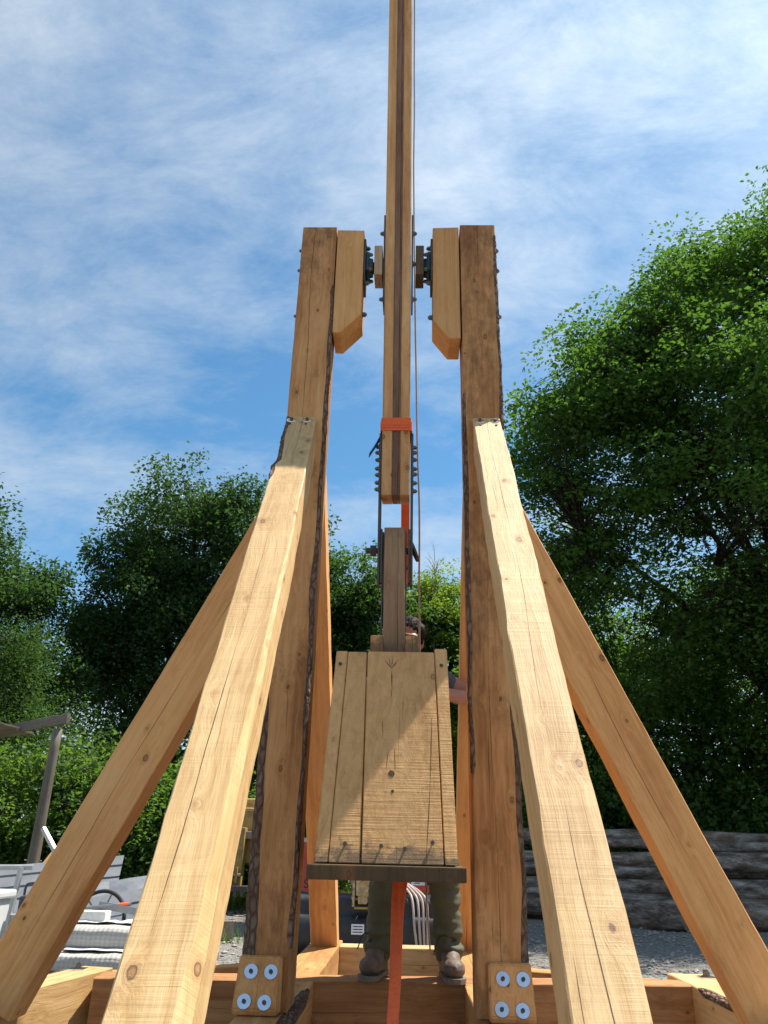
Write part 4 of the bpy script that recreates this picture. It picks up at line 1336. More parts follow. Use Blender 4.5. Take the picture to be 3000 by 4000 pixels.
# bare twigs of a dead sapling between the crowns
rngb = np.random.default_rng(5)
bt = empty('bare_sapling', (0.95, 26.0, 0.0), 'leafless grey twigs rising between the two middle tree crowns', 'dead tree')
ln = [([V(0.95, 26, -0.1), V(0.85, 26, 5), V(0.92, 26, 9.3), V(0.9, 26, 10.5)], [0.06, 0.045, 0.022, 0.006], 6)]
for k in range(34):
    z_ = rngb.uniform(7.5, 10.3)
    a = rngb.uniform(0, 2 * pi)
    L_ = rngb.uniform(0.35, 0.9)
    p = V(0.9, 26, z_)
    e = p + V(cos(a) * L_ * 0.6, sin(a) * L_ * 0.6, L_ * 0.8)
    ln.append(([p, p.lerp(e, 0.5) + V(0.03, 0, 0.02), e], [0.010, 0.007, 0.003], 4))
    ln.append(([p.lerp(e, 0.5), p.lerp(e, 0.8) + V(rngb.normal() * 0.2, 0, 0.15)], [0.006, 0.002], 3))
tubes_mesh('branches', ln, plain('dead_twig', (0.25, 0.21, 0.18), 0.9), bt, (0.95, 26.0, 0.0))

# hedge of shrubs along the left, each a shrub of its own
SH = [(-8.6, 15.2, 1.5, 1.6, 'tall rounded shrub at the far left beyond the wooden shelter', 51),
      (-6.9, 15.4, 1.9, 2.6, 'tall bright shrub rising behind the shelter post', 52),
      (-5.3, 15.6, 1.4, 2.0, 'bright green shrub just right of the shelter post', 53),
      (-3.8, 15.9, 1.5, 2.2, 'leafy shrub between the two left braces', 54),
      (-2.3, 16.6, 1.3, 1.7, 'low shrub behind the yellow machine', 55),
      (-0.6, 18.2, 1.3, 1.6, 'low dark shrub beyond the excavator', 56),
      (1.1, 18.8, 1.3, 1.6, 'low shrub beyond the right rear brace', 57)]
for x_, y_, r_, h_, lab, sd_ in SH:
    tree('shrub', lab, 'shrub', (x_, y_, 0.0), 0.05,
         [(x_, y_, h_ * 0.55, r_ * 0.75, r_ * 0.7, h_ * 0.55), (x_ - r_ * 0.5, y_ - 0.2, h_ * 0.42, r_ * 0.6, r_ * 0.55, h_ * 0.45), (x_ + r_ * 0.5, y_, h_ * 0.45, r_ * 0.6, r_ * 0.55, h_ * 0.48)],
         260, 60, 0.105, 0.30, 0.45, LEAF_SHRUB, sd_, 'shrubs along the edge of the yard', 2.4, 0.1, 0.8, 14, low=0.12)
tree('cedar_shrub', 'feathery upright cedar shrub at the left edge above the shelter roof', 'shrub', (-8.9, 17.2, 0.0), 0.10,
     [(-8.9, 17.2, 3.0, 1.5, 1.2, 2.0), (-9.0, 17.2, 4.4, 0.9, 0.8, 1.2), (-7.9, 17.2, 2.4, 1.2, 1.0, 1.6)], 480, 60, 0.075, 0.30, 0.6, LEAF_MAPLE, 61, None, 2.2, 0.0, 0.9, 12, wid=0.2)


# ------------------------------------------------------------------ grass
def grass(name, label, patches, n, h, mat, seed):
    rng = np.random.default_rng(seed)
    P = np.array(patches, float)
    ar = P[:, 2] * P[:, 3]
    i = rng.choice(len(P), size=n, p=ar / ar.sum())
    a = rng.uniform(0, 2 * pi, n)
    r = np.sqrt(rng.uniform(0, 1, n))
    x = P[i, 0] + np.cos(a) * r * P[i, 2]
    y = P[i, 1] + np.sin(a) * r * P[i, 3]
    hh = h * rng.uniform(0.4, 1.2, n)
    t = rng.uniform(0, 2 * pi, n)
    lx, ly = rng.normal(size=n) * 0.35, rng.normal(size=n) * 0.35
    z0 = np.array([ground_z(a_, b_) for a_, b_ in zip(x, y)]) - 0.01
    v = np.empty((n, 3, 3))
    wv = 0.006
    v[:, 0] = np.stack([x - np.cos(t) * wv, y - np.sin(t) * wv, z0], 1)
    v[:, 1] = np.stack([x + np.cos(t) * wv, y + np.sin(t) * wv, z0], 1)
    v[:, 2] = np.stack([x + lx * hh, y + ly * hh, z0 + hh], 1)
    me = bpy.data.meshes.new(name)
    me.from_pydata([], [], [])
    me.vertices.add(n * 3)
    me.vertices.foreach_set('co', v.reshape(-1).astype(np.float32))
    me.loops.add(n * 3)
    me.loops.foreach_set('vertex_index', np.arange(n * 3, dtype=np.int32))
    me.polygons.add(n)
    me.polygons.foreach_set('loop_start', np.arange(0, n * 3, 3, dtype=np.int32))
    me.polygons.foreach_set('loop_total', np.full(n, 3, dtype=np.int32))
    me.update(calc_edges=True)
    at = me.attributes.new('tint', 'FLOAT', 'FACE')
    at.data.foreach_set('value', rng.uniform(0, 1, n).astype(np.float32))
    me.materials.append(mat)
    return tag(link(bpy.data.objects.new(name, me)), label, 'grass', None, 'stuff')


GRASS = leafmat('grass_blade', (0.07, 0.15, 0.02), (0.16, 0.25, 0.04), (0.22, 0.36, 0.04))
grass('grass', 'bright green grass along the edge of the yard', [(-4.6, 13.4, 3.2, 1.3), (-8.0, 12.2, 3.0, 2.0), (-2.2, 14.4, 2.0, 1.4), (1.5, 17, 3, 2), (5.5, 14.5, 3.5, 1.2), (-1.75, 8.9, 0.45, 0.25), (-10, 15, 3, 3)], 26000, 0.22, GRASS, 3)

# loose stones on the yard
rngs = np.random.default_rng(9)
sv, sf = [], []
for k in range(5200):
    if k % 2: x_, y_ = rngs.uniform(0.4, 4.6), rngs.uniform(5.2, 11.5)
    else: x_, y_ = rngs.uniform(-4.2, 0.5), rngs.uniform(5.6, 13.5)
    r_ = abs(rngs.normal()) * 0.012 + 0.006
    z_ = ground_z(x_, y_)
    o_ = len(sv)
    R_ = rngs.uniform(0.6, 1.3, 6)
    sv += [(x_ + r_ * R_[0], y_, z_ + r_ * 0.2), (x_, y_ + r_ * R_[1], z_ + r_ * 0.3), (x_ - r_ * R_[2], y_, z_ + r_ * 0.2), (x_, y_ - r_ * R_[3], z_ + r_ * 0.3), (x_ + r_ * 0.1, y_, z_ + r_ * 0.9 * R_[4]), (x_, y_, z_ - r_ * 0.5)]
    for q in range(4):
        sf += [(o_ + q, o_ + (q + 1) % 4, o_ + 4), (o_ + (q + 1) % 4, o_ + q, o_ + 5)]
tag(mesh_obj('gravel', sv, sf, plain('loose_gravel', (0.30, 0.285, 0.26), 0.9, 0, 0.6, 9.0, (0.14, 0.11, 0.09), 0.6)), 'loose grey stones scattered over the yard', 'gravel', None, 'stuff')
#PART4


# ================================================================== log pile
CUT = wood('cut_log_end', (0.20, 0.12, 0.065), (0.30, 0.19, 0.11), (0.40, 0.27, 0.16), stain=0.4, crack=False, knot=0.0, saw=0.0)


def log(p0, p1, r0, r1, label, seed):
    p0, p1 = Vector(p0), Vector(p1)
    M, L = frame(p0, p1, (0, 0, 1))
    n, seg = max(8, int(L / 0.16)), 18
    vs, fs, mi = [], [], []
    for i in range(n + 1):
        t = i / n
        r = r0 + (r1 - r0) * t
        bx_, by_ = 0.09 * nz(t * 1.9, seed), 0.05 * nz(t * 2.2, seed + 5)
        for k in range(seg):
            a = 2 * pi * k / seg
            rr = r * (1 + 0.10 * nz(cos(a) * 1.3, sin(a) * 1.3, t * L * 1.6 + seed) + 0.09 * nz(cos(a) * 4, sin(a) * 4, t * L * 5 + seed))
            vs.append((bx_ + rr * cos(a), by_ + rr * sin(a), L * t))
    for i in range(n):
        for k in range(seg):
            k2 = (k + 1) % seg
            fs.append((i * seg + k, i * seg + k2, (i + 1) * seg + k2, (i + 1) * seg + k))
    o = empty('log', p0, label, 'log', 'logs stacked at the edge of the yard')
    mesh_obj('bark_surface', vs, fs, LOGB, o, M, True)
    for e, sgn in ((0, -1), (n, 1)):
        ring = [vs[e * seg + k] for k in range(seg)]
        c = Vector((sum(v[0] for v in ring) / seg, sum(v[1] for v in ring) / seg, ring[0][2]))
        ev = [Vector(v) - c for v in ring] + [V(0, 0, sgn * 0.006)]
        ef = [((k, (k + 1) % seg, seg) if sgn > 0 else ((k + 1) % seg, k, seg)) for k in range(seg)]
        mesh_obj('cut_end', ev, ef, CUT, o, M @ Matrix.Translation(c))
    return o


LG = [((1.55, 12.85, 0.21), (3.62, 11.25, 0.21), 0.20, 0.225, 'thick pale barked log lying in front of the stack on the gravel'),
      ((1.20, 12.95, 0.17), (5.90, 12.35, 0.17), 0.14, 0.17, 'bottom log of the stack, just behind the thick front log'),
      ((1.35, 13.05, 0.44), (6.30, 12.62, 0.45), 0.105, 0.13, 'narrow grey log second up in the stack'),
      ((1.25, 13.10, 0.635), (6.10, 12.80, 0.66), 0.085, 0.10, 'thinnest log third up in the stack'),
      ((1.40, 13.20, 0.82), (6.40, 12.95, 0.86), 0.11, 0.125, 'reddish log fourth up in the stack'),
      ((1.30, 13.30, 0.985), (6.10, 13.10, 1.02), 0.070, 0.085, 'slender log next to the top of the stack'),
      ((1.45, 13.45, 1.13), (6.60, 13.25, 1.17), 0.10, 0.125, 'topmost log of the stack beneath the beech'),
      ((4.35, 11.55, 0.19), (7.80, 11.75, 0.19), 0.18, 0.20, 'short thick log on the ground at the right edge'),
      ((4.10, 12.02, 0.50), (7.90, 12.15, 0.50), 0.14, 0.16, 'dark log resting on the short thick log at the right edge'),
      ((4.30, 12.30, 0.80), (8.10, 12.45, 0.82), 0.13, 0.15, 'brown log highest in the right hand heap')]
for i, (a, b, r0, r1, lab) in enumerate(LG):
    jy, jz = 0.10 * nz(i * 3.7, 1), 0.025 * nz(i * 5.1, 2)
    if i in (0, 1, 7): jz = 0.0
    log(V(*a) + V(0.35 * nz(i * 2.3, 5), jy, jz), V(*b) + V(0, -jy, -jz), r0 * (1.02 + 0.1 * nz(i * 1.9)), r1 * 0.92, lab, i * 7.3)

# ================================================================== mini excavator behind the frame
EX_OR = plain('excavator_orange', (0.55, 0.075, 0.035), 0.45, 0, 0.12, 4, (0.16, 0.09, 0.06), 0.35)
EX_BK = plain('bucket_black', (0.016, 0.019, 0.024), 0.42, 0, 0.4, 5, (0.05, 0.045, 0.04), 0.6)
WORN = plain('worn_steel', (0.42, 0.35, 0.22), 0.38, 0.9, 0.5, 25, (0.06, 0.05, 0.045), 0.7)
LABEL = plain('white_label', (0.75, 0.76, 0.78), 0.6, 0, 0.04)
INK = plain('label_ink', (0.03, 0.03, 0.04), 0.7)
GLASS = plain('cab_glass', (0.05, 0.07, 0.08), 0.05, 0, 0.1)
WHITE = plain('white_paint', (0.60, 0.61, 0.60), 0.5, 0, 0.06, 5, (0.4, 0.38, 0.33), 0.3)

ex = empty('mini_excavator', (-0.3, 9.6, 0.0), 'orange red mini excavator with a wide black bucket behind the counterweight', 'excavator')
# bucket: curved back towards the camera
bw0, bw1 = -1.02, 0.27
prof = [(7.62, 0.545), (7.50, 0.535), (7.42, 0.50), (7.405, 0.40), (7.36, 0.36), (7.335, 0.28), (7.35, 0.18), (7.42, 0.09), (7.55, 0.05), (7.75, 0.045), (8.05, 0.06)]
pc = curve([(0, y, z) for y, z in prof], 4)
vs, fs = [], []
for p in pc:
    vs += [(bw0, p.y, p.z), (bw1, p.y, p.z)]
m_ = len(pc)
for p in pc:
    c_ = V(0, 7.75, 0.32)
    d_ = (V(0, p.y, p.z) - c_).normalized() * 0.018
    vs += [(bw0, p.y - d_.y, p.z - d_.z), (bw1, p.y - d_.y, p.z - d_.z)]
for i in range(m_ - 1):
    fs.append((2 * i, 2 * i + 1, 2 * i + 3, 2 * i + 2))
    o_ = 2 * m_
    fs.append((o_ + 2 * i + 1, o_ + 2 * i, o_ + 2 * i + 2, o_ + 2 * i + 3))
fs += [(1, 0, 2 * m_, 2 * m_ + 1), (2 * m_ - 2, 2 * m_ - 1, 4 * m_ - 1, 4 * m_ - 2)]
c0 = V(-0.37, 7.6, 0.05)
bucket = mesh_obj('bucket', [Vector(v) - c0 for v in vs], fs, EX_BK, ex, Matrix.Translation(c0))
for p in bucket.data.polygons: p.use_smooth = True
for x_ in (bw0, bw1):
    bm = bmesh.new()
    pv = [bm.verts.new((x_ - 0.008, p.y - 0.012 if p.y < 7.7 else p.y, p.z + (0.012 if p.z > 0.5 else 0))) for p in pc[::2]]
    f_ = bm.faces.new(pv)
    r_ = bmesh.ops.extrude_face_region(bm, geom=[f_])
    bmesh.ops.translate(bm, verts=[g for g in r_['geom'] if isinstance(g, bmesh.types.BMVert)], vec=(0.016, 0, 0))
    bm_obj('side_plate', bm, EX_BK, bucket)
# ears and quick hitch
for x_ in (-0.46, -0.27):
    box_obj('ear', (x_, 7.47, 0.58), (0.018, 0.24, 0.20), EX_BK, bucket, bevel=0.003)
qh = empty('quick_hitch', (-0.365, 7.40, 0.5))
qh.parent = ex
qh.matrix_parent_inverse = WM['mini_excavator'].inverted()
bm = bmesh.new()
boxm(bm, (0, 0, 0.06), (0.13, 0.14, 0.16), None, 0.02)
boxm(bm, (-0.078, 0.02, 0.03), (0.022, 0.20, 0.26), None, 0.006)
boxm(bm, (0.078, 0.02, 0.03), (0.022, 0.20, 0.26), None, 0.006)
boxm(bm, (0, -0.05, -0.02), (0.085, 0.05, 0.12), None, 0.015)
cylm(bm, (-0.11, 0, 0.08), (0.11, 0, 0.08), 0.026, None, 14)
cylm(bm, (-0.105, 0.06, -0.04), (0.105, 0.06, -0.04), 0.02, None, 14)
bm_obj('hitch_body', bm, WORN, qh, Matrix.Translation((-0.365, 7.30, 0.56)))
box_obj('latch_bar', (-0.365, 7.235, 0.452), (0.14, 0.02, 0.018), plain('brass_latch', (0.35, 0.24, 0.08), 0.4, 0.8), qh)
# label on the bucket, with its printed lines
lb = box_obj('label', (-0.405, 7.330, 0.285), (0.108, 0.004, 0.078), LABEL, bucket, bevel=0.0005)
for k in range(3):
    for j in range(7):
        wj = 0.008 + 0.004 * ((j * 7 + k * 3) % 3)
        box_obj('print_mark', (-0.405 - 0.038 + j * 0.0128, 7.3275, 0.306 - k * 0.021), (wj, 0.0012, 0.008), INK, lb, bevel=0.0)
# dipper, boom, body, tracks
beam('dipper', V(-0.365, 7.46, 0.66), V(-0.32, 8.05, 2.25), 0.15, 0.17, EX_OR, ex, (1, 0, 0), rough=0)
beam('boom', V(-0.32, 8.0, 2.25), V(-0.25, 9.25, 1.75), 0.17, 0.2, EX_OR, ex, (1, 0, 0), rough=0)
beam('boom', V(-0.25, 9.25, 1.78), V(-0.18, 9.55, 0.70), 0.19, 0.22, EX_OR, ex, (1, 0, 0), rough=0)
cyl_obj('ram', V(-0.35, 8.25, 2.1), V(-0.37, 7.52, 0.95), 0.035, WORN, ex)
cyl_obj('ram', V(-0.20, 9.40, 0.75), V(-0.27, 8.75, 1.85), 0.04, WORN, ex)
body = box_obj('house', (-0.45, 10.55, 0.98), (1.35, 1.75, 0.62), EX_OR, ex, bevel=0.09)
sw_ = box_obj('swing_bracket', (0.04, 9.52, 0.56), (0.46, 0.30, 0.20), EX_OR, ex, bevel=0.03)
lb2 = box_obj('label', (0.14, 9.362, 0.585), (0.17, 0.004, 0.09), LABEL, sw_, bevel=0.0005)
for k in range(3):
    box_obj('print_mark', (0.12 + 0.02 * (k % 2), 9.359, 0.61 - k * 0.024), (0.10 - 0.02 * k, 0.0012, 0.009), INK, lb2, bevel=0.0)
hs = curve([(0.25, 9.3, 0.55), (0.2, 9.3, 0.68), (0.08, 9.32, 0.72), (-0.05, 9.4, 0.80)], 6)
tube_obj('hose', hs, 0.018, RUB, ex)
for x_ in (-0.98, 0.08):
    bm = bmesh.new()
    boxm(bm, (0, 0, 0), (0.24, 1.75, 0.40), None, 0.15)
    tr = bm_obj('track', bm, RUB, ex, Matrix.Translation((x_, 10.45, 0.205)))
    lugm = None
    for k in range(18):
        for zz in (0.405, 0.006):
            if lugm is None:
                lugm = box_obj('track_lug', (x_, 9.74 + k * 0.083, zz), (0.25, 0.035, 0.016), RUB, tr, bevel=0.003)
            else:
                share('track_lug', lugm, tr, Matrix.Translation((x_, 9.74 + k * 0.083, zz)))
for x_ in (-1.05, 0.15):
    for y_ in (10.0, 11.3):
        box_obj('canopy_post', (x_, y_, 1.85), (0.06, 0.06, 1.2), RUB, ex)
box_obj('canopy', (-0.45, 10.65, 2.47), (1.4, 1.6, 0.08), EX_OR, ex, bevel=0.03)
box_obj('seat', (-0.45, 10.75, 1.45), (0.48, 0.5, 0.32), RUB, ex, bevel=0.06)
# upright orange panel with dark letters, left of the bucket
pn = box_obj('blade_arm', (-1.20, 9.95, 0.62), (0.20, 0.16, 0.66), EX_OR, ex, bevel=0.02)


def text_obj(name, txt, size, loc, rot, mat, parent, ext=0.001):
    cu = bpy.data.curves.new(name, 'FONT')
    cu.body = txt
    cu.size = size
    cu.extrude = ext
    cu.align_x = 'CENTER'
    tmp = bpy.data.objects.new('tmp', cu)
    me = bpy.data.meshes.new_from_object(tmp)
    me.materials.clear()
    me.materials.append(mat)
    return link(bpy.data.objects.new(name, me), parent, Matrix.Translation(loc) @ rot.to_4x4())


RF = Matrix.Rotation(radians(90), 3, 'X')
text_obj('letter', 'S', 0.13, (-1.16, 9.868, 0.46), RF, INK, pn)
box_obj('decal', (-1.20, 9.868, 0.36), (0.17, 0.003, 0.10), WHITE, pn, bevel=0.0)
text_obj('letter', 'SU', 0.10, (-1.18, 9.864, 0.325), RF, INK, pn)

# coiled pale hose hanging over the bucket
HOSE = plain('pale_hose', (0.42, 0.34, 0.30), 0.5, 0, 0.15, 60)
for k, (dx, tt) in enumerate(((0.0, 0.0), (0.045, 0.4), (0.085, 0.9), (0.12, 1.2))):
    pts = curve([(-0.10 + dx, 7.70, 0.68 - 0.02 * k), (0.02 + dx * 0.8, 7.45, 0.575), (0.055 + dx, 7.365, 0.50), (0.075 + dx * 0.9, 7.318, 0.30), (0.10 + dx * 0.7, 7.34, 0.14), (0.13 + dx * 0.5, 7.36, 0.02)], 8)
    tag(tube_obj('hose_loop', pts, 0.011, HOSE, None, 8), ['leftmost', 'second', 'third', 'rightmost'][k] + ' loop of pale hose draped over the black bucket', 'hose', 'pale hose loops on the bucket')

# ================================================================== old yellow machine on the left
YEL = plain('old_yellow_paint', (0.36, 0.235, 0.065), 0.6, 0, 0.3, 4, (0.13, 0.075, 0.045), 0.8)
ym = empty('yellow_loader', (-2.9, 12.8, 0.0), 'old rusty yellow loader parked behind the left upright', 'loader')
box_obj('chassis', (-2.37, 13.4, 0.85), (1.15, 2.6, 0.42), YEL, ym, bevel=0.05)
box_obj('engine_hood', (-2.37, 13.9, 1.30), (1.0, 1.5, 0.55), YEL, ym, bevel=0.08)
box_obj('cab', (-2.37, 12.7, 1.22), (1.1, 0.9, 0.36), YEL, ym, bevel=0.05)
lg = box_obj('stabiliser_leg', (-2.45, 11.98, 0.72), (0.26, 0.20, 0.80), YEL, ym, bevel=0.015)
for x_ in (-2.52, -2.38):
    box_obj('clevis', (x_, 11.87, 0.50), (0.03, 0.12, 0.20), YEL, lg, bevel=0.004)
cyl_obj('clevis_pin', (-2.58, 11.85, 0.50), (-2.32, 11.85, 0.50), 0.024, WORN, lg)
pad = box_obj('foot_pad', (-2.46, 11.95, 0.33), (0.52, 0.42, 0.07), DSTEEL, lg, bevel=0.01)
for k in range(5):
    box_obj('tooth', (-2.66 + k * 0.10, 11.76, 0.27), (0.045, 0.05, 0.08), DSTEEL, pad, bevel=0.008)
box_obj('cross_member', (-2.55, 12.05, 1.02), (0.9, 0.16, 0.10), plain('dusty_steel', (0.30, 0.26, 0.22), 0.7, 0.3, 0.3, 6), ym, bevel=0.01)
for x_ in (-3.12, -1.62):
    for y_ in (12.9, 14.4):
        bm = bmesh.new()
        cylm(bm, (-0.16, 0, 0), (0.16, 0, 0), 0.50, None, 28)
        bmesh.ops.bevel(bm, geom=[e for e in bm.edges if e.calc_face_angle(0) > 1.0], offset=0.06, segments=3, affect='EDGES')
        wh = bm_obj('wheel', bm, RUB, ym, Matrix.Translation((x_, y_, 0.50)), True)
        cyl_obj('rim', (x_ - 0.175, y_, 0.50), (x_ + 0.175, y_, 0.50), 0.26, YEL, wh, seg=20)

# ================================================================== shelter on the left
sh_ = empty('wooden_shelter', (-4.75, 11.0, 0.0), 'weathered grey timber shelter with a round post and low roof', 'shelter')
tube_obj('post', [V(-4.92 + 0.02 * nz(k, 3), 11.0, -0.1 + k * 0.27) for k in range(10)], [0.082 - 0.002 * k for k in range(10)], W_GREY, sh_, 14)
beam('rail', V(-4.74, 10.88, 2.46), V(-7.35, 13.0, 2.40), 0.14, 0.05, W_GREY, sh_, (0, 0, 1))
beam('post', V(-7.2, 13.0, -0.05), V(-7.2, 13.0, 2.6), 0.14, 0.14, W_GREY, sh_)
beam('post', V(-8.3, 11.1, -0.05), V(-8.3, 11.1, 2.6), 0.14, 0.14, W_GREY, sh_)
rfq = [V(-5.75, 11.75, 2.38), V(-7.55, 13.05, 2.38), V(-8.8, 11.2, 2.62), V(-6.5, 9.5, 2.62)]
for k in range(8):
    a = rfq[0].lerp(rfq[3], k / 8) + V(0, 0, 0.012 * (k % 2))
    b = rfq[1].lerp(rfq[2], k / 8) + V(0, 0, 0.012 * (k % 2))
    beam('roof_board', a, b, 0.30, 0.022, W_GREY, sh_, rfq[3] - rfq[0], rough=0.001, step=0.3)

# ================================================================== scrap and gear on the left
ALU = plain('dull_aluminium', (0.28, 0.285, 0.295), 0.45, 0.7, 0.12, 6, (0.30, 0.30, 0.31), 0.4)
ALU2 = plain('grey_roof_sheet', (0.20, 0.205, 0.215), 0.5, 0.2, 0.15, 4, (0.25, 0.25, 0.26), 0.45)
REDP = plain('red_panel', (0.45, 0.03, 0.03), 0.5, 0, 0.15)


def sheet(label, p0, p1, side, wd_, mat, ribs=5):
    """ribbed metal sheet from p0 to p1, spread along side"""
    M, L = frame(Vector(p0), Vector(p1), side)
    prof_ = []
    n_ = ribs
    for k in range(n_):
        x0_ = wd_ * k / n_
        prof_ += [(x0_, 0), (x0_ + wd_ / n_ * 0.80, 0), (x0_ + wd_ / n_ * 0.84, -0.016), (x0_ + wd_ / n_ * 0.90, -0.016), (x0_ + wd_ / n_ * 0.94, 0)]
    prof_.append((wd_, 0))
    vs_, fs_ = [], []
    m2 = len(prof_)
    N_ = 8
    for i in range(N_ + 1):
        for a, b in prof_: vs_.append((a, b + 0.012 * nz(i * 0.7, a * 2, wd_), L * i / N_))
    for i in range(N_):
        for k in range(m2 - 1):
            fs_.append((i * m2 + k, i * m2 + k + 1, (i + 1) * m2 + k + 1, (i + 1) * m2 + k))
    nn_ = len(vs_)
    vs_ += [(a, b + 0.003, c) for a, b, c in vs_]
    fs_ += [tuple(q + nn_ for q in f[::-1]) for f in fs_]
    return tag(mesh_obj('metal_sheet', vs_, fs_, mat, None, M), label, 'metal sheet', 'ribbed metal sheets in the scrap heap')


sheet('upper grey ribbed sheet behind the white frame', (-6.9, 9.3, 0.36), (-3.35, 9.9, 0.76), (0.10, -0.75, -0.62), 0.75, ALU2, 4)
sheet('ribbed silver sheet tilted between the two left braces', (-3.9, 9.25, 0.40), (-2.35, 9.75, 0.66), (0.02, -0.70, -0.70), 0.34, ALU, 1)
sheet('lower ribbed grey sheet beneath the silver one', (-4.1, 8.85, 0.22), (-2.3, 9.3, 0.55), (0.02, -0.72, -0.68), 0.40, ALU2, 2)
sheet('bottom ribbed sheet leaning near the black hoop', (-3.8, 8.60, 0.10), (-2.25, 8.95, 0.36), (0.02, -0.72, -0.68), 0.34, ALU, 2)
tag(box_obj('red_panel', (-2.45, 8.72, 0.26), (0.62, 0.03, 0.13), REDP, None, Matrix.Rotation(radians(-14), 3, 'Y')), 'red panel poking out beneath the grey sheets', 'panel')
# stacked timber carrying the sheets
for k, (x_, z_, lab) in enumerate(((-2.2, 0.09, 'lower scrap timber under the metal sheets'), (-2.9, 0.10, 'left scrap timber under the metal sheets'), (-5.0, 0.12, 'scrap timber beneath the upper grey sheet'))):
    tag(beam('scrap_timber', V(x_ - 0.25, 9.7 - 0.2 * k, z_), V(x_ + 0.35, 8.95, z_), 0.16, 0.17, W_GREY, None), lab, 'timber')
# aluminium ladder frame
af = empty('aluminium_frame', (-4.0, 8.3, 0.0), 'pale aluminium tube frame standing at the left edge', 'frame')
AF = plain('aluminium_tube', (0.45, 0.46, 0.46), 0.45, 0.6, 0.08)
for a, b in (((-4.9, 8.3, 0.63), (-3.70, 8.3, 0.66)), ((-3.83, 8.25, 0.0), (-3.80, 8.25, 0.66)), ((-4.7, 8.3, 0.0), (-4.7, 8.3, 0.66)), ((-4.9, 8.3, 0.23), (-3.75, 8.25, 0.23)), ((-3.84, 8.2, 0.08), (-4.6, 8.2, 0.08)), ((-3.74, 8.45, 1.02), (-3.56, 8.4, 0.82)), ((-3.56, 8.4, 0.82), (-3.54, 8.35, 0.0))):
    beam('tube', V(*a), V(*b), 0.042, 0.042, AF, af, (0.3, 0.7, 0.2), rough=0.0, step=0.5)
# white cabinet at the edge
wc = empty('white_cooler', (-4.05, 7.6, 0.0), 'white plastic cooler box cut off by the left edge', 'cooler')
box_obj('body', (-3.93, 7.6, 0.22), (0.60, 0.42, 0.40), WHITE, wc, bevel=0.03)
box_obj('lid', (-3.93, 7.6, 0.455), (0.66, 0.47, 0.07), WHITE, wc, bevel=0.02)
box_obj('foot', (-3.93, 7.6, 0.013), (0.52, 0.36, 0.024), RUB, wc)
# two dark gas cans with blue valves
CAN = plain('dark_grey_can', (0.055, 0.06, 0.068), 0.5, 0, 0.2, 10, (0.14, 0.13, 0.12), 0.4)
BLV = plain('blue_valve', (0.02, 0.28, 0.52), 0.4, 0, 0.1)
for k, (x_, y_, h_, lab) in enumerate(((-3.45, 7.85, 0.44, 'tall dark trolley case with a blue valve by the left brace'), (-3.50, 7.0, 0.22, 'short dark case with a blue valve at the left edge'))):
    t_ = empty('trolley_case', (x_, y_, 0.0), lab, 'case', 'dark cases with blue valves')
    box_obj('body', (x_, y_, h_ / 2), (0.19, 0.16, h_), CAN, t_, bevel=0.02)
    hz = h_ + 0.0
    tube_obj('handle', curve([(x_ - 0.085, y_, hz - 0.02), (x_ - 0.085, y_, hz + 0.07), (x_ - 0.05, y_, hz + 0.10), (x_ + 0.07, y_, hz + 0.10), (x_ + 0.11, y_, hz + 0.07), (x_ + 0.105, y_, hz - 0.01)], 5), 0.012, CAN, t_)
    cyl_obj('valve', (x_ + 0.12, y_ - 0.02, hz - 0.08), (x_ + 0.12, y_ - 0.02, hz + 0.05), 0.028, BLV, t_, r1=0.018, seg=10)
    cyl_obj('valve_knob', (x_ + 0.09, y_ - 0.02, hz + 0.005), (x_ + 0.16, y_ - 0.02, hz + 0.005), 0.022, BLV, t_, seg=10)
    box_obj('base', (x_ + 0.02, y_, 0.015), (0.27, 0.22, 0.026), CAN, t_)
# black hoop (wheel) with spokes
hp_ = empty('spoked_wheel', (-2.98, 7.95, 0.0), 'thin black wheel hoop leaning on the grey sheets', 'wheel')
cx_, cz_, R_ = -2.86, 0.245, 0.235
ring = [V(cx_ + R_ * cos(2 * pi * k / 40), 8.0 + 0.06 * sin(2 * pi * k / 40), cz_ + R_ * sin(2 * pi * k / 40)) for k in range(41)]
tube_obj('rim', ring, 0.018, RUB, hp_)
cyl_obj('hub', (cx_, 7.95, cz_), (cx_, 8.06, cz_), 0.03, DSTEEL, hp_)
for k in range(6):
    a = 2 * pi * k / 6 + 0.2
    cyl_obj('spoke', (cx_, 8.0, cz_), (cx_ + R_ * cos(a), 8.0 + 0.06 * sin(a), cz_ + R_ * sin(a)), 0.008, ALU, hp_, seg=6)
# white textured rolls
ROLLM, t = newmat('white_knit_roll')
ob_ = t.n('ShaderNodeTexCoord').outputs['Object']
sx_ = t.n('ShaderNodeSeparateXYZ', {0: ob_})
gx = t.m('SINE', t.m('MULTIPLY', sx_.outputs[0], 165.0))
gz = t.m('SINE', t.m('ADD', t.m('MULTIPLY', sx_.outputs[2], 210.0), t.m('MULTIPLY', t.noise(ob_, 9, 2), 5.0)))
hh_ = t.m('ADD', gx, t.m('MULTIPLY', gz, 0.7))
c_ = t.mix(t.mr(hh_, -1.2, 0.6), (0.34, 0.325, 0.30), (0.40, 0.385, 0.355))
c_ = t.mix(t.m('MULTIPLY', t.mr(t.noise(ob_, 5, 6, 0.7), 0.5, 0.75), 0.4), c_, (0.36, 0.33, 0.29))
bpn = t.n('ShaderNodeBump', {'Height': hh_, 'Strength': 0.35, 'Distance': 0.005})
finish(t, t.n('ShaderNodeBsdfPrincipled', {'Base Color': c_, 'Roughness': 0.9, 'Normal': bpn.outputs[0]}).outputs[0])
SHEETW = plain('white_plastic_film', (0.62, 0.62, 0.61), 0.4, 0, 0.06, 5)


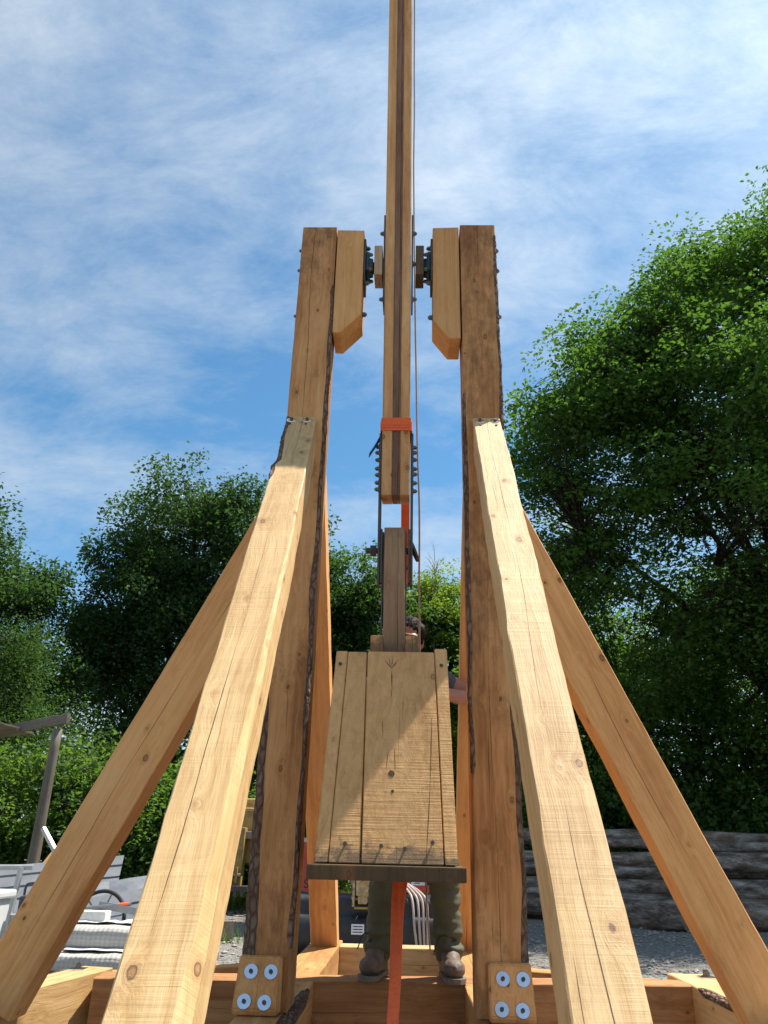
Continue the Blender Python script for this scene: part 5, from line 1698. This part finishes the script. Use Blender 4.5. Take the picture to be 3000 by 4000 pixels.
def roll(label, x0_, x1_, y_, zc, rx, rz, seed, cat='roll'):
    seg, n_ = 26, 22
    vs_, fs_ = [], []
    for i in range(n_ + 1):
        t_ = i / n_
        for k in range(seg):
            a = 2 * pi * k / seg
            e = 0.42
            ca, sa = abs(cos(a)) ** e * (1 if cos(a) > 0 else -1), abs(sin(a)) ** e * (1 if sin(a) > 0 else -1)
            q = 1 + 0.04 * nz(t_ * 6, k * 0.5, seed)
            vs_.append((x0_ + (x1_ - x0_) * t_, y_ + rx * ca * q, zc + rz * sa * q + 0.012 * nz(t_ * 9, seed)))
    for i in range(n_):
        for k in range(seg):
            k2 = (k + 1) % seg
            fs_.append((i * seg + k, i * seg + k2, (i + 1) * seg + k2, (i + 1) * seg + k))
    fs_.append(tuple(range(seg)))
    fs_.append(tuple(n_ * seg + k for k in range(seg))[::-1])
    b0 = V((x0_ + x1_) / 2, y_, 0)
    return tag(mesh_obj('fabric_roll', [Vector(v) - b0 for v in vs_], fs_, ROLLM, None, Matrix.Translation(b0), True), label, cat, 'white padded rolls on the ground')


roll('upper white quilted roll lying on top of the other', -3.15, -1.55, 7.05, 0.215, 0.24, 0.085, 2)
roll('lower white quilted roll on the ground behind the foot beam', -2.95, -1.50, 6.82, 0.066, 0.22, 0.066, 5)
# white film between and over the rolls
rngf = np.random.default_rng(4)
for lab, xa, xb, ya, za, amp in (('crumpled white film sheet lying over the upper roll', -2.75, -1.75, 7.05, 0.315, 0.035), ('strip of white film squeezed between the two rolls', -2.65, -1.6, 6.79, 0.150, 0.012)):
    vs_, fs_ = [], []
    for i in range(25):
        for j in range(5):
            x_ = xa + (xb - xa) * i / 24
            vs_.append((x_, ya - 0.10 + 0.05 * j, za + amp * (0.6 * nz(x_ * 9, j * 0.8, xa) + (1.4 * max(0, 1 - abs(x_ - xa - 0.62) * 4)) * (j / 4))))
    for i in range(24):
        for j in range(4):
            fs_.append((i * 5 + j, (i + 1) * 5 + j, (i + 1) * 5 + j + 1, i * 5 + j + 1))
    n0 = len(vs_)
    vs_ += [(a, b, c - 0.004) for a, b, c in vs_]
    fs_ += [tuple(q + n0 for q in f[::-1]) for f in fs_]
    tag(mesh_obj('plastic_film', vs_, fs_, SHEETW), lab, 'plastic film')
# chainsaw and tools on the rolls
csw = empty('chainsaw', (-2.15, 7.25, 0.30), 'small red and black chainsaw resting behind the white rolls', 'chainsaw')
box_obj('engine', (-2.15, 7.25, 0.375), (0.20, 0.14, 0.12), RUB, csw, bevel=0.03)
box_obj('cover', (-2.16, 7.20, 0.40), (0.13, 0.06, 0.07), REDP, csw, bevel=0.02)
box_obj('guide_bar', (-2.42, 7.27, 0.395), (0.40, 0.012, 0.055), ALU, csw, Matrix.Rotation(radians(8), 3, 'Y'))
tube_obj('handle', curve([(-2.05, 7.25, 0.38), (-1.98, 7.25, 0.45), (-1.95, 7.25, 0.53), (-1.93, 7.25, 0.57)], 5), 0.016, RUB, csw)
cyl_obj('grip', (-1.955, 7.25, 0.50), (-1.915, 7.25, 0.61), 0.021, REDP, csw, seg=10)
tl = empty('loppers', (-2.7, 7.3, 0.3), 'long handled tool with an orange grip lying on the rolls', 'tool')
cyl_obj('shaft', (-2.85, 7.2, 0.385), (-2.35, 7.3, 0.43), 0.014, ALU, tl, seg=8)
cyl_obj('collar', (-2.45, 7.28, 0.421), (-2.37, 7.296, 0.428), 0.018, ORANGE, tl, seg=8)
box_obj('blade', (-2.92, 7.19, 0.39), (0.07, 0.03, 0.14), ORANGE, tl, Matrix.Rotation(radians(15), 3, 'Y'), 0.01)
tag(box_obj('black_case', (-2.28, 8.1, 0.36), (0.24, 0.14, 0.07), RUB, None, Matrix.Rotation(radians(-6), 3, 'Y'), 0.02), 'small black case on the edge of the grey sheets', 'case')
tag(box_obj('white_block', (-2.60, 7.12, 0.345), (0.26, 0.14, 0.085), plain('foam_block', (0.62, 0.60, 0.55), 0.8, 0, 0.2, 25, (0.3, 0.28, 0.22), 0.5), None, None, 0.01), 'speckled white block sitting on the upper roll', 'block')
# pale sawn slab leaning behind the post
tag(beam('leaning_board', V(-4.72, 10.1, 0.0), V(-4.32, 10.7, 0.95), 0.20, 0.05, W_BLOCK, None), 'pale bark edged slab leaning behind the shelter post', 'slab')
#PART5
